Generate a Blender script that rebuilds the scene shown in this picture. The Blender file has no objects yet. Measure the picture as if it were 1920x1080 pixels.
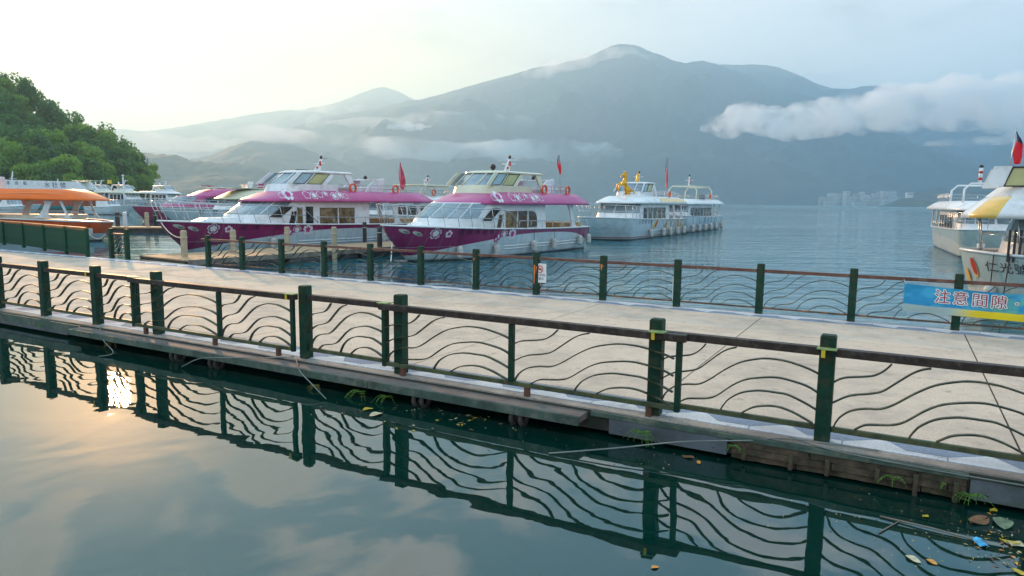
import bpy, bmesh, math, random
import numpy as np
from mathutils import Vector, Matrix, noise

SC = bpy.context.scene
COL = SC.collection
RND = random.Random(7)
# ------------------------------------------------------------------ camera
FOC, PITCH, ROLL, CAMZ = 1308.7, 0.1238, 0.0122, 2.95
cam_data = bpy.data.cameras.new('camera')
cam = bpy.data.objects.new('camera', cam_data)
COL.objects.link(cam)
cam_data.sensor_width = 36.0
cam_data.lens = FOC / 1920 * 36.0
cam_data.clip_start = 0.05
cam_data.clip_end = 60000
cam.matrix_world = (Matrix.Translation((0, 0, CAMZ)) @ Matrix.Rotation(math.pi / 2 - PITCH, 4, 'X')
                    @ Matrix.Rotation(ROLL, 4, 'Z'))
SC.camera = cam

def ray(px, py):
    """direction through a pixel of the 1920x1080 photograph"""
    X, Y = px - 960, py - 540
    c, s = math.cos(ROLL), math.sin(ROLL)
    a, b = (X * c + Y * s) / FOC, -(-X * s + Y * c) / FOC
    cp, sp = math.cos(PITCH), math.sin(PITCH)
    return Vector((a, cp + b * sp, -sp + b * cp))

def at(px, py, z=0.0):
    d = ray(px, py)
    return Vector((0, 0, CAMZ)) + d * ((z - CAMZ) / d.z)

def atd(px, py, Y):
    d = ray(px, py)
    return Vector((0, 0, CAMZ)) + d * (Y / d.y)

# ------------------------------------------------------------------ sky and sun
_g = ray(215, 738).normalized()
SUND = Vector((_g.x, _g.y, -_g.z)).normalized()         # towards the sun
SUN_EL = math.asin(SUND.z)
SUN_AZ = math.atan2(SUND.x, SUND.y)
world = bpy.data.worlds.new('World')
SC.world = world
world.use_nodes = True
NT = world.node_tree
NT.nodes.clear()

class NB:
    """tiny node builder"""
    def __init__(s, nt): s.nt = nt
    def n(s, typ, **kw):
        nd = s.nt.nodes.new(typ)
        for k, v in kw.items(): setattr(nd, k, v)
        return nd
    def put(s, sock, v):
        if isinstance(v, bpy.types.NodeSocket): s.nt.links.new(v, sock)
        elif v is not None:
            if hasattr(sock.default_value, '__len__') and not hasattr(v, '__len__'): v = [v] * len(sock.default_value)
            if hasattr(sock.default_value, '__len__') and len(sock.default_value) == 4 and len(v) == 3: v = (*v, 1)
            sock.default_value = v
    def m(s, op, a, b=None, c=None, clamp=False):
        nd = s.n('ShaderNodeMath', operation=op, use_clamp=clamp)
        for i, v in enumerate((a, b, c)):
            if v is not None: s.put(nd.inputs[i], v)
        return nd.outputs[0]
    def vm(s, op, a, b=None, scale=None):
        nd = s.n('ShaderNodeVectorMath', operation=op)
        s.put(nd.inputs[0], a)
        if b is not None: s.put(nd.inputs[1], b)
        if scale is not None: s.put(nd.inputs['Scale'], scale)
        return nd.outputs['Value' if op in ('DOT_PRODUCT', 'LENGTH') else 'Vector']
    def mix(s, f, a, b, mode='MIX'):
        nd = s.n('ShaderNodeMix', data_type='RGBA', blend_type=mode)
        s.put(nd.inputs[0], f); s.put(nd.inputs[6], a); s.put(nd.inputs[7], b)
        return nd.outputs[2]
    def noise(s, vec, scale=5, detail=4, rough=.55, dist=0., out=0):
        nd = s.n('ShaderNodeTexNoise')
        if vec is not None: s.put(nd.inputs['Vector'], vec)
        s.put(nd.inputs['Scale'], scale); s.put(nd.inputs['Detail'], detail)
        s.put(nd.inputs['Roughness'], rough); s.put(nd.inputs['Distortion'], dist)
        return nd.outputs[out]
    def ramp(s, f, lo, hi, a=0., b=1., smooth=True):
        nd = s.n('ShaderNodeMapRange', interpolation_type='SMOOTHSTEP' if smooth else 'LINEAR')
        for k, v in zip(range(5), (f, lo, hi, a, b)): s.put(nd.inputs[k], v)
        return nd.outputs[0]
    def xyz(s, v):
        nd = s.n('ShaderNodeSeparateXYZ'); s.put(nd.inputs[0], v); return nd.outputs
    def comb(s, x, y, z):
        nd = s.n('ShaderNodeCombineXYZ')
        for i, v in enumerate((x, y, z)): s.put(nd.inputs[i], v)
        return nd.outputs[0]

w = NB(NT)
tc = w.n('ShaderNodeTexCoord').outputs['Generated']
sky = w.n('ShaderNodeTexSky', sky_type='NISHITA', sun_disc=False)
sky.sun_elevation = SUN_EL
sky.sun_rotation = SUN_AZ
sky.air_density = 1.2
sky.dust_density = 2.0
X_, Y_, Z_ = w.xyz(tc)
zc = w.m('MAXIMUM', Z_, 0.0)
den = w.m('ADD', zc, 0.16)
px_ = w.m('DIVIDE', X_, den); py_ = w.m('DIVIDE', Y_, den)
cv = w.comb(px_, py_, 3.7)
n1 = w.noise(cv, 2.0, 8, .56, .8)
n2 = w.noise(cv, 5.5, 6, .6, .2)
cl = w.m('ADD', w.m('MULTIPLY', n1, .72), w.m('MULTIPLY', n2, .28))
cl = w.m('ADD', w.m('MULTIPLY', w.m('SUBTRACT', cl, .5), 2.6), .5)
sd = w.vm('DOT_PRODUCT', tc, tuple(SUND))
# a thin veil low down, broken cloud with blue gaps higher up
thr = w.ramp(zc, .19, .32, -.30, .42)
cov = w.ramp(w.m('SUBTRACT', cl, thr), -.06, .26)
shade = w.ramp(cl, .45, 1.1, 1.05, .72)
near = w.m('POWER', w.m('MAXIMUM', sd, 0.0), 5.0)
mid = w.m('POWER', w.m('MAXIMUM', sd, 0.0), 24.0)
hot = w.m('POWER', w.m('MAXIMUM', sd, 0.0), 260.0)
base = w.vm('SCALE', sky.outputs[0], scale=0.05)
base = w.vm('MINIMUM', base, (.10, .14, .16))
base = w.vm('ADD', base, (.005, .12, .20))
cloudc = w.mix(w.m('MULTIPLY', w.ramp(sd, .70, .99), w.ramp(zc, .14, .30, 1.0, .12)), (.345, .36, .375), (.52, .37, .16))
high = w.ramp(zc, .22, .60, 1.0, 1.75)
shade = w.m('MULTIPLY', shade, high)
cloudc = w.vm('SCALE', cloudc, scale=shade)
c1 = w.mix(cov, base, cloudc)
glow = w.vm('ADD', w.vm('SCALE', (1.0, .80, .55), scale=w.m('MULTIPLY', near, .0)),
            w.vm('SCALE', (1.0, .70, .36), scale=w.m('MULTIPLY', mid, .02)))
glow = w.vm('ADD', glow, w.vm('SCALE', (1.0, .48, .12), scale=w.m('MULTIPLY', hot, 2.2)))
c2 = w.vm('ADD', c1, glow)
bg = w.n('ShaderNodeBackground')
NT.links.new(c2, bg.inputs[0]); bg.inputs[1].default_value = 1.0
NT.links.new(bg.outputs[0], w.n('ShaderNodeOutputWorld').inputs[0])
world.cycles.sampling_method = 'MANUAL'
world.cycles.sample_map_resolution = 512

sl = bpy.data.lights.new('sun', 'SUN')
sl.energy = 2.5
sl.angle = math.radians(1.7)
sl.color = (1.0, .56, .25)
so = bpy.data.objects.new('sun', sl)
COL.objects.link(so)
so.rotation_euler = (-SUND).to_track_quat('-Z', 'Y').to_euler()

SC.view_settings.view_transform = 'Standard'
SC.view_settings.look = 'None'
SC.view_settings.exposure = 1.5
SC.view_settings.gamma = 1.0
SC.render.engine = 'CYCLES'
cy = SC.cycles
cy.use_denoising = True
cy.use_adaptive_sampling = True
cy.adaptive_threshold = 0.012
cy.max_bounces = 12
cy.diffuse_bounces = 2
cy.glossy_bounces = 3
cy.transmission_bounces = 3
cy.transparent_max_bounces = 8
cy.volume_bounces = 10
cy.caustics_reflective = False
cy.caustics_refractive = False
cy.time_limit = 700

# ------------------------------------------------------------------ helpers
def material(name, color, rough=.6, metal=0., var=.15, vscale=3., bump=0., bscale=20., spec=.5, dirt=None, coords='Object', ior=None, coat=0.):
    m = bpy.data.materials.new(name)
    m.use_nodes = True
    nt = m.node_tree
    b = NB(nt)
    p = nt.nodes['Principled BSDF']
    tcv = b.n('ShaderNodeTexCoord').outputs[coords]
    col = (*color, 1)
    if var > 0:
        f = b.ramp(b.noise(tcv, vscale, 5, .6), .3, .7)
        c = b.mix(f, tuple(x * (1 - var) for x in color), tuple(min(1, x * (1 + var)) for x in color))
        if dirt:
            dcol, amt, dsc = dirt
            c = b.mix(b.m('MULTIPLY', b.ramp(b.noise(tcv, dsc, 6, .65), .48, .68), amt), c, dcol)
        nt.links.new(c, p.inputs['Base Color'])
    else:
        p.inputs['Base Color'].default_value = col
    p.inputs['Roughness'].default_value = rough
    p.inputs['Metallic'].default_value = metal
    p.inputs['Specular IOR Level'].default_value = spec
    if ior: p.inputs['IOR'].default_value = ior
    if coat: p.inputs['Coat Weight'].default_value = coat; p.inputs['Coat Roughness'].default_value = .08
    if bump > 0:
        bn = b.n('ShaderNodeBump')
        bn.inputs['Distance'].default_value = bump
        bn.inputs['Strength'].default_value = .6
        nt.links.new(b.noise(tcv, bscale, 5, .6), bn.inputs['Height'])
        nt.links.new(bn.outputs[0], p.inputs['Normal'])
    return m

class MB:
    def __init__(s): s.v = []; s.f = []; s.mi = []; s.cur = 0; s.smooth = []
    def add(s, vs, fs, smooth=False):
        o = len(s.v)
        s.v += [tuple(p) for p in vs]
        s.f += [tuple(o + i for i in f) for f in fs]
        s.mi += [s.cur] * len(fs); s.smooth += [smooth] * len(fs)
        return s
    def box(s, x0, x1, y0, y1, z0, z1, M=None):
        vs = [Vector(p) for p in ((x0, y0, z0), (x1, y0, z0), (x1, y1, z0), (x0, y1, z0), (x0, y0, z1), (x1, y0, z1), (x1, y1, z1), (x0, y1, z1))]
        if M is not None: vs = [M @ p for p in vs]
        return s.add(vs, [(0, 3, 2, 1), (4, 5, 6, 7), (0, 1, 5, 4), (1, 2, 6, 5), (2, 3, 7, 6), (3, 0, 4, 7)])
    def bbox(s, x0, x1, y0, y1, z0, z1, b=.01):
        """box with chamfered edges"""
        vs = []
        for z, i in ((z0, b), (z0 + b, 0), (z1 - b, 0), (z1, b)):
            vs += [(x0 + i, y0 + i + b, z), (x0 + i + b, y0 + i, z), (x1 - i - b, y0 + i, z), (x1 - i, y0 + i + b, z),
                   (x1 - i, y1 - i - b, z), (x1 - i - b, y1 - i, z), (x0 + i + b, y1 - i, z), (x0 + i, y1 - i - b, z)]
        fs = [tuple(range(7, -1, -1)), tuple(range(24, 32))]
        for k in range(3):
            for i in range(8):
                j = (i + 1) % 8
                fs.append((8 * k + i, 8 * k + j, 8 * k + 8 + j, 8 * k + 8 + i))
        return s.add(vs, fs)
    def tube(s, pts, r, n=6, closed=False, cap=True):
        pts = [Vector(p) for p in pts]
        rs = r if hasattr(r, '__len__') else [r] * len(pts)
        vs, fs = [], []
        L = len(pts)
        up = None
        for i, p in enumerate(pts):
            a = pts[(i - 1) % L] if (closed or i > 0) else pts[i]
            c = pts[(i + 1) % L] if (closed or i < L - 1) else pts[i]
            t = (c - a).normalized()
            if up is None:
                up = Vector((0, 0, 1)) if abs(t.z) < .9 else Vector((1, 0, 0))
            e = t.cross(up)
            if e.length < 1e-4: e = t.cross(Vector((1, 0, 0)))
            e.normalize()
            g = e.cross(t)
            up = g
            for k in range(n):
                q = 2 * math.pi * k / n
                vs.append(p + (e * math.cos(q) + g * math.sin(q)) * rs[i])
        for i in range(L if closed else L - 1):
            j = (i + 1) % L
            for k in range(n):
                m = (k + 1) % n
                fs.append((i * n + k, i * n + m, j * n + m, j * n + k))
        if cap and not closed:
            fs += [tuple(range(n - 1, -1, -1)), tuple((L - 1) * n + k for k in range(n))]
        return s.add(vs, fs, True)
    def ribbon(s, pts, wdir, w, th):
        """flat bar along pts: width w along wdir, thickness th"""
        pts = [Vector(p) for p in pts]; wd = Vector(wdir).normalized()
        vs, fs = [], []
        L = len(pts)
        for i, p in enumerate(pts):
            t = (pts[min(i + 1, L - 1)] - pts[max(i - 1, 0)]).normalized()
            nn = t.cross(wd).normalized()
            for a, b in ((-1, -1), (1, -1), (1, 1), (-1, 1)):
                vs.append(p + wd * (a * w / 2) + nn * (b * th / 2))
        for i in range(L - 1):
            for k in range(4):
                m = (k + 1) % 4
                fs.append((i * 4 + k, i * 4 + m, i * 4 + 4 + m, i * 4 + 4 + k))
        fs += [(3, 2, 1, 0), tuple((L - 1) * 4 + k for k in range(4))]
        return s.add(vs, fs)
    def loft(s, rings, cap0=True, cap1=True, closed=True, smooth=False):
        n = len(rings[0]); vs = [p for r in rings for p in r]; fs = []
        for i in range(len(rings) - 1):
            for k in range(n if closed else n - 1):
                m = (k + 1) % n
                fs.append((i * n + k, i * n + m, (i + 1) * n + m, (i + 1) * n + k))
        s.add(vs, fs, smooth)
        o = len(s.v) - len(vs)
        if cap0: s.f.append(tuple(o + k for k in range(n - 1, -1, -1))); s.mi.append(s.cur); s.smooth.append(False)
        if cap1: s.f.append(tuple(o + (len(rings) - 1) * n + k for k in range(n))); s.mi.append(s.cur); s.smooth.append(False)
        return s
    def ball(s, c, r, n=8, m=6, sc=(1, 1, 1)):
        rings = []
        for i in range(m + 1):
            a = math.pi * i / m
            rr = max(math.sin(a), .001)
            rings.append([(c[0] + r * sc[0] * rr * math.cos(2 * math.pi * k / n), c[1] + r * sc[1] * rr * math.sin(2 * math.pi * k / n), c[2] - r * sc[2] * math.cos(a)) for k in range(n)])
        return s.loft(rings, smooth=True)
    def build(s, name, mats, parent=None, loc=None):
        me = bpy.data.meshes.new(name)
        me.from_pydata([tuple(p) for p in s.v], [], s.f)
        if not isinstance(mats, (list, tuple)): mats = [mats]
        for m in mats: me.materials.append(m)
        me.polygons.foreach_set('material_index', s.mi)
        me.polygons.foreach_set('use_smooth', s.smooth)
        me.update()
        bm = bmesh.new(); bm.from_mesh(me)
        bmesh.ops.recalc_face_normals(bm, faces=bm.faces)
        bm.to_mesh(me); bm.free()
        o = bpy.data.objects.new(name, me)
        COL.objects.link(o)
        if parent is not None: o.parent = parent
        if loc is not None: o.location = loc
        return o

def tag(o, label=None, cat=None, group=None, kind=None):
    if label: o['label'] = label
    if cat: o['category'] = cat
    if group: o['group'] = group
    if kind: o['kind'] = kind
    return o

def empty(name, loc=(0, 0, 0), rz=0., label=None, cat=None, group=None):
    o = bpy.data.objects.new(name, None)
    COL.objects.link(o)
    o.location = loc; o.rotation_euler = (0, 0, rz)
    o.empty_display_size = .3
    return tag(o, label, cat, group)

def copy_tree(o, parent=None):
    c = o.copy(); COL.objects.link(c); c.parent = parent
    for ch in list(o.children): copy_tree(ch, c)
    return c

def text_mesh(body, size=1.0):
    """flat lettering as verts/faces in the XY plane, centred"""
    cu = bpy.data.curves.new('lettering', 'FONT')
    cu.body = body; cu.size = size; cu.align_x = 'CENTER'; cu.align_y = 'CENTER'; cu.resolution_u = 3
    ob = bpy.data.objects.new('lettering', cu)
    COL.objects.link(ob)
    dg = bpy.context.evaluated_depsgraph_get(); dg.update()
    me = bpy.data.meshes.new_from_object(ob.evaluated_get(dg))
    bm = bmesh.new(); bm.from_mesh(me); bmesh.ops.triangulate(bm, faces=bm.faces)
    vs = [tuple(v.co) for v in bm.verts]; fs = [tuple(v.index for v in f.verts) for f in bm.faces]
    bm.free(); bpy.data.objects.remove(ob); bpy.data.curves.remove(cu); bpy.data.meshes.remove(me)
    return vs, fs

# ------------------------------------------------------------------ frame of the walkway (t along, v away from the camera)
AZ = 1.0649
U = Vector((math.sin(AZ), -math.cos(AZ), 0)); V = Vector((math.cos(AZ), math.sin(AZ), 0))
O0 = Vector((-9.857, 25.41, 0)); WID = 9.16; DZ = .33
def dk(t, v, z=0.): return O0 + U * t + V * v + Vector((0, 0, DZ + z))
M_DK = Matrix.Translation(O0 + Vector((0, 0, DZ))) @ Matrix(((U.x, V.x, 0, 0), (U.y, V.y, 0, 0), (0, 0, 1, 0), (0, 0, 0, 1)))
HAZE_D = 2.3e-4
CLOUDS = True
# ------------------------------------------------------------------ water
def water_mat():
    m = bpy.data.materials.new('lake_water'); m.use_nodes = True
    nt = m.node_tree; b = NB(nt); p = nt.nodes['Principled BSDF']
    pass
    p.inputs['IOR'].default_value = 1.95
    pos = b.n('ShaderNodeNewGeometry').outputs['Position']
    rel = b.vm('SUBTRACT', pos, tuple(O0))
    side = b.vm('DOT_PRODUCT', rel, tuple(V))            # >0 beyond the walkway
    calm = b.ramp(side, -6.0, 8.0, 0., 1.)
    b.put(p.inputs['Base Color'], b.mix(calm, (.001, .026, .019), (.001, .14, .18)))
    dist = b.vm('LENGTH', pos)
    X, Y, Z = b.xyz(pos)
    # wind streaks across the line of sight
    v1 = b.comb(b.m('MULTIPLY', X, .30), Y, 0.0)
    h = b.m('MULTIPLY', b.noise(v1, 1.5, 3, .55, .3), .17)
    h = b.m('ADD', h, b.m('MULTIPLY', b.noise(v1, .38, 2, .5, .4), .26))
    v2 = b.comb(b.m('MULTIPLY', X, .3), b.m('MULTIPLY', Y, .8), 4.0)
    patch = b.ramp(b.noise(v2, .035, 3, .6), .36, .66, .35, 1.0)
    shelter = b.ramp(b.m('ADD', X, b.m('MULTIPLY', Y, -.25)), -26., 6., .30, 1.0)   # among the moored boats the lake lies quieter
    h = b.m('MULTIPLY', h, b.m('MULTIPLY', patch, shelter))
    nh = b.m('MULTIPLY', b.noise(pos, .55, 2, .45, .6), .016)
    nh = b.m('ADD', nh, b.m('MULTIPLY', b.noise(pos, 2.2, 2, .5, .3), .0012))
    hh = b.m('ADD', b.m('MULTIPLY', h, calm), b.m('MULTIPLY', nh, b.m('SUBTRACT', 1.0, calm)))
    bn = b.n('ShaderNodeBump'); bn.inputs['Strength'].default_value = 1.0; bn.inputs['Distance'].default_value = 1.0
    nt.links.new(hh, bn.inputs['Height']); nt.links.new(bn.outputs[0], p.inputs['Normal'])
    b.put(p.inputs['Roughness'], b.m('ADD', b.ramp(dist, 40., 900., .015, .14), b.ramp(dist, 1100., 2300., 0., .25)))
    return m
WATER = water_mat()
mb = MB()
xs = [-9000, -2000, -500, -100, 0, 100, 500, 2000, 9000]; ys = [-300, -60, -10, 20, 60, 200, 800, 2500, 9500]
mb.add([(x, y, 0) for y in ys for x in xs], [(j * 9 + i, j * 9 + i + 1, j * 9 + i + 10, j * 9 + i + 9) for j in range(8) for i in range(8)])
tag(mb.build('water', WATER), 'calm green lake water around the walkway and the moored boats', kind='structure')
mb = MB(); mb.box(-9400, 9400, -310, 9900, -9, -6)
tag(mb.build('lake_bed', material('lake_mud', (.03, .035, .02), .9)), 'muddy lake bed', kind='structure')

# ------------------------------------------------------------------ mountains
FOREST = material('far_forest', (.009, .033, .038), .9, var=.6, vscale=.02, bump=3., bscale=.05)
FOREST_N = material('near_forest', (.011, .040, .036), .9, var=.5, vscale=.03, bump=2., bscale=.12)
def interp(prof, x):
    for (a, b), (c, d) in zip(prof, prof[1:]):
        if a <= x <= c: return b + (d - b) * (x - a) / (c - a)
    return prof[0][1] if x < prof[0][0] else prof[-1][1]
def mountain(prof, D, depth, step=6, rows=34, crest=6., spur=.5, sd=0., mat=FOREST, label=''):
    x0, x1 = prof[0][0], prof[-1][0]
    cols = int((x1 - x0) / step) + 1
    vs = []
    for i in range(cols):
        px = x0 + step * i
        P = atd(px, interp(prof, px), D)
        for k in range(-6, rows + 1):
            t = k / rows
            Y = D - depth * t
            if k < 0: hgt = P.z * (1 + t * 3.2); Y = D - depth * t * 1.5
            else: hgt = P.z * (1 - t) ** 1.15
            q = Vector((P.x * .0016 + sd, Y * .0016, sd))
            rg = noise.fractal(q * 1.3, 1.0, 2.2, 4)
            rr = 1 - abs(noise.fractal(q * 1.9 + Vector((7, 3, 1)), 1.0, 2.1, 3)) * 2
            tt = max(0., t)
            amp = P.z * spur * math.sin(math.pi * min(1, tt * 1.0)) if tt < 1 else 0
            hgt += amp * (rg * .55 + (rr - .6) * .28)
            hgt += crest * noise.fractal(Vector((P.x, Y, sd * 50)) * (.045 if crest < 5 else .012), .8, 2.2, 4) * min(1., max(P.z, 0) / 40) * (1 if t < .97 else 0)
            if k > 0 and k < rows: hgt = min(hgt, CAMZ + (P.z - CAMZ) * (Y / D) * (.985 - .25 * tt))
            if k >= rows: hgt = -8.
            vs.append((P.x, Y, hgt))
    R = rows + 7
    fs = [(i * R + j, i * R + j + 1, (i + 1) * R + j + 1, (i + 1) * R + j) for i in range(cols - 1) for j in range(R - 1)]
    mb = MB(); mb.add(vs, fs, True)
    return tag(mb.build('mountain', mat), label, kind='structure')

mountain([(-500, 300), (0, 262), (200, 240), (270, 246), (330, 239), (380, 230), (450, 218), (520, 208), (560, 206), (620, 196), (660, 181), (700, 166), (720, 163), (745, 170), (770, 184), (900, 230), (1100, 300)],
         7200, 2600, 6, sd=1.3, spur=.45, label='pale misty ridge far off on the left')
mountain([(380, 330), (430, 290), (480, 263), (520, 248), (560, 234), (600, 224), (640, 214), (700, 205), (760, 190), (800, 184), (850, 170), (900, 155), (960, 140), (1010, 126), (1040, 122), (1070, 115), (1100, 108), (1125, 95), (1148, 86), (1165, 82), (1185, 84), (1205, 90), (1240, 104), (1262, 114), (1283, 119), (1300, 114), (1318, 113), (1350, 122), (1400, 141), (1450, 160), (1500, 185), (1560, 215), (1640, 250), (1720, 290)],
         5000, 2300, 5, rows=44, sd=4.1, spur=.40, label='tall blue mountain with a single peak across the lake')
mountain([(1200, 230), (1300, 140), (1345, 121), (1385, 121), (1420, 121), (1455, 125), (1500, 142), (1530, 156), (1560, 165), (1590, 167), (1615, 162), (1648, 160), (1700, 172), (1760, 165), (1850, 170), (1960, 190), (2200, 210), (2600, 260)],
         5900, 2300, 6, sd=8.7, spur=.5, label='blue shoulder ridge behind the peak on the right')
mountain([(900, 330), (960, 290), (1010, 250), (1060, 215), (1100, 196), (1130, 190), (1165, 194), (1210, 215), (1270, 250), (1330, 285), (1400, 320)],
         4300, 1300, 5, sd=2.2, spur=.2, label='rounded foothill in front of the peak with mist on its crest')
mountain([(340, 335), (370, 305), (400, 289), (440, 272), (470, 264), (490, 266), (515, 270), (545, 270), (575, 281), (610, 292), (660, 312), (740, 345), (820, 383)],
         3000, 900, 4, crest=4, sd=5.5, spur=.4, label='humped wooded hill behind the pink boats')
mountain([(60, 330), (120, 300), (180, 290), (240, 287), (290, 288), (330, 290), (360, 300), (400, 304), (440, 305), (480, 312), (520, 324), (560, 345), (620, 383)],
         2000, 600, 3, crest=4, sd=6.4, spur=.4, mat=FOREST_N, label='low wooded hill beyond the boats on the left')
mountain([(1180, 383), (1260, 372), (1330, 360), (1420, 350), (1500, 352), (1560, 356), (1620, 350), (1690, 330), (1750, 312), (1800, 300), (1860, 280), (1920, 258), (2000, 240), (2200, 225), (2600, 250)],
         3900, 1200, 5, sd=9.9, spur=.22, label='dark wooded slope rising above the lakeside town')
mountain([(1688, 386), (1700, 368), (1720, 361), (1750, 354), (1790, 351), (1850, 347), (1920, 340), (2100, 330), (2300, 350)],
         2150, 300, 3, rows=16, crest=4, sd=3.3, spur=.3, mat=FOREST_N, label='dark low headland right of the town')

# ------------------------------------------------------------------ haze and clouds
def volume(name, color, density, aniso=0., noisy=None):
    m = bpy.data.materials.new(name); m.use_nodes = True
    nt = m.node_tree; nt.nodes.clear(); b = NB(nt)
    v = b.n('ShaderNodeVolumePrincipled')
    v.inputs['Color'].default_value = (*color, 1)
    v.inputs['Density'].default_value = density
    v.inputs['Anisotropy'].default_value = aniso
    if noisy:
        pos = b.n('ShaderNodeNewGeometry').outputs['Position']
        nz = b.noise(pos, noisy, 3, .6)
        b.put(v.inputs['Density'], b.m('MULTIPLY', b.ramp(nz, .42, .62, .04, 1.0), density))
    nt.links.new(v.outputs[0], b.n('ShaderNodeOutputMaterial').inputs['Volume'])
    return m
mb = MB(); mb.box(-9500, 9500, -320, 9950, -10, 1260)
haze = tag(mb.build('haze', volume('morning_haze', (.50, .76, .95), HAZE_D, .5)), 'thin blue morning haze over the lake', kind='stuff')

def cloud(puffs, voxel, dens, label, disp=0., nz=None, name='cloud', sd=0):
    """puffs: list of (centre, radii). merged into one lumpy closed shape filled with mist"""
    rr = random.Random(sd)
    mb = MB()
    for c, r in puffs: mb.ball(c, 1., 20, 12, r)
    o = mb.build(name, volume('mist_' + str(sd), (1, 1, 1), dens, .3, nz))
    md = o.modifiers.new('merge', 'REMESH'); md.mode = 'VOXEL'; md.voxel_size = voxel; md.use_smooth_shade = True
    dg = bpy.context.evaluated_depsgraph_get(); dg.update()
    me = bpy.data.meshes.new_from_object(o.evaluated_get(dg))
    o.modifiers.clear(); o.data = me
    if disp:
        for v in me.vertices:
            n = v.normal
            v.co += n * disp * noise.fractal(v.co * (.5 / disp / 2.2), .9, 2.1, 3)
    return tag(o, label, kind='stuff')

# ------------------------------------------------------------------ wooded hillside on the left
HILL = [(-420, 64), (-260, 58), (-200, 46), (-186, 38), (-172, 28), (-158, 18.5), (-147, 14), (-139, 10), (-131, 5.5), (-126, .5), (-122, -1.5), (-110, -3)]
def hill_h(x, y):
    t = max(0., min(1., (y - 192) / 62.))
    x = x * 254 / max(y, 254.)
    h = interp(HILL, x) * t ** .8 + 1.2 * noise.noise(Vector((x, y, 0)) * .04) * t
    return h if t > 0 else -1.5 + (y - 185) * .1
mb = MB()
gx = [-420 + 5 * i for i in range(63)]; gy = [180 + 5 * j for j in range(36)]
mb.add([(x, y, hill_h(x, y) if y > 190 else -3) for y in gy for x in gx], [(j * 63 + i, j * 63 + i + 1, j * 63 + 64 + i, j * 63 + 63 + i) for j in range(35) for i in range(62)], True)
tag(mb.build('hill', material('forest_floor', (.03, .045, .02), .95, var=.4, vscale=.2)), 'hillside under the trees on the left shore', kind='structure')

def leaf_mat(name, c1, c2):
    m = bpy.data.materials.new(name); m.use_nodes = True
    nt = m.node_tree; b = NB(nt); p = nt.nodes['Principled BSDF']
    oi = b.n('ShaderNodeObjectInfo')
    tcv = b.n('ShaderNodeTexCoord').outputs['Object']
    f = b.m('ADD', b.m('MULTIPLY', b.ramp(b.noise(tcv, .5, 4, .6), .3, .7), .65), b.m('MULTIPLY', oi.outputs['Random'], .45), clamp=True)
    nt.links.new(b.mix(f, c1, c2), p.inputs['Base Color'])
    p.inputs['Roughness'].default_value = .55
    p.inputs['Specular IOR Level'].default_value = .3
    tr = b.n('ShaderNodeBsdfTranslucent'); tr.inputs[0].default_value = (c2[0] * 1.5, c2[1] * 1.5, c2[2] * .8, 1)
    mx = b.n('ShaderNodeMixShader'); mx.inputs[0].default_value = .4
    out = nt.nodes['Material Output']
    nt.links.new(p.outputs[0], mx.inputs[1]); nt.links.new(tr.outputs[0], mx.inputs[2]); nt.links.new(mx.outputs[0], out.inputs[0])
    return m
LEAF = leaf_mat('leaves_green', (.045, .13, .05), (.24, .38, .06))
LEAF_D = leaf_mat('leaves_dark', (.03, .10, .05), (.11, .23, .06))
BARK = material('bark', (.10, .075, .055), .9, var=.3, vscale=6)
def crown_mesh(seed, nb, rx, rz, h0, nl, size, mat, open_=0.):
    r = random.Random(seed); mb = MB()
    blobs = []
    for i in range(nb):
        a = r.uniform(0, 6.28); q = r.uniform(.1, 1) ** .6; zz = r.uniform(0, 1)
        rad = rx * (.85 - .45 * zz)
        blobs.append((Vector((math.cos(a) * rad * q, math.sin(a) * rad * q, h0 + rz * (zz - .5) * 1.6)), r.uniform(.22, .42) * rx))
    for c, br in blobs:
        for _ in range(nl):
            d = Vector((r.gauss(0, 1), r.gauss(0, 1), r.gauss(0, 1) * .7 + .25)).normalized()
            p = c + d * br * r.uniform(.65, 1.12)
            n = (d + Vector((r.uniform(-1, 1), r.uniform(-1, 1), r.uniform(-1, 1))) * .9).normalized()
            e = n.orthogonal().normalized(); g = n.cross(e)
            q = r.uniform(0, 6.28); e, g = e * math.cos(q) + g * math.sin(q), g * math.cos(q) - e * math.sin(q)
            s = size * r.uniform(.6, 1.3)
            mb.add([p - e * s, p - g * s * .55, p + e * s, p + g * s * .55], [(0, 1, 2, 3)])
    o = mb.build('crown', mat); me = o.data; bpy.data.objects.remove(o)
    return me, blobs
def tree_proto(seed, rx, h, nb, nl, size, mat):
    cm, blobs = crown_mesh(seed, nb, rx, rx * .85, h, nl, size, mat)
    mb = MB()
    mb.tube([(0, 0, -1.5), (.1, .05, h * .4), (.15, -.1, h * .75), (.1, .1, h * 1.1)], [.32, .26, .2, .08], 7)
    for c, br in blobs[:9]:
        mb.tube([(.1, 0, h * .5), (c * .5 + Vector((.1, 0, h * .35))), c], [.13, .09, .03], 5)
    t = mb.build('trunk', BARK); tm = t.data; bpy.data.objects.remove(t)
    return cm, tm
PROTO = [tree_proto(11, 4.6, 6.2, 26, 95, .42, LEAF), tree_proto(12, 5.4, 6.8, 30, 95, .45, LEAF_D), tree_proto(13, 3.8, 7.4, 22, 95, .38, LEAF),
         tree_proto(14, 5.0, 5.4, 28, 95, .42, LEAF_D), tree_proto(15, 3.2, 5.0, 18, 100, .36, LEAF), tree_proto(16, 3.0, 8.2, 11, 60, .34, LEAF_D)]
TR = random.Random(5)
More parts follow.
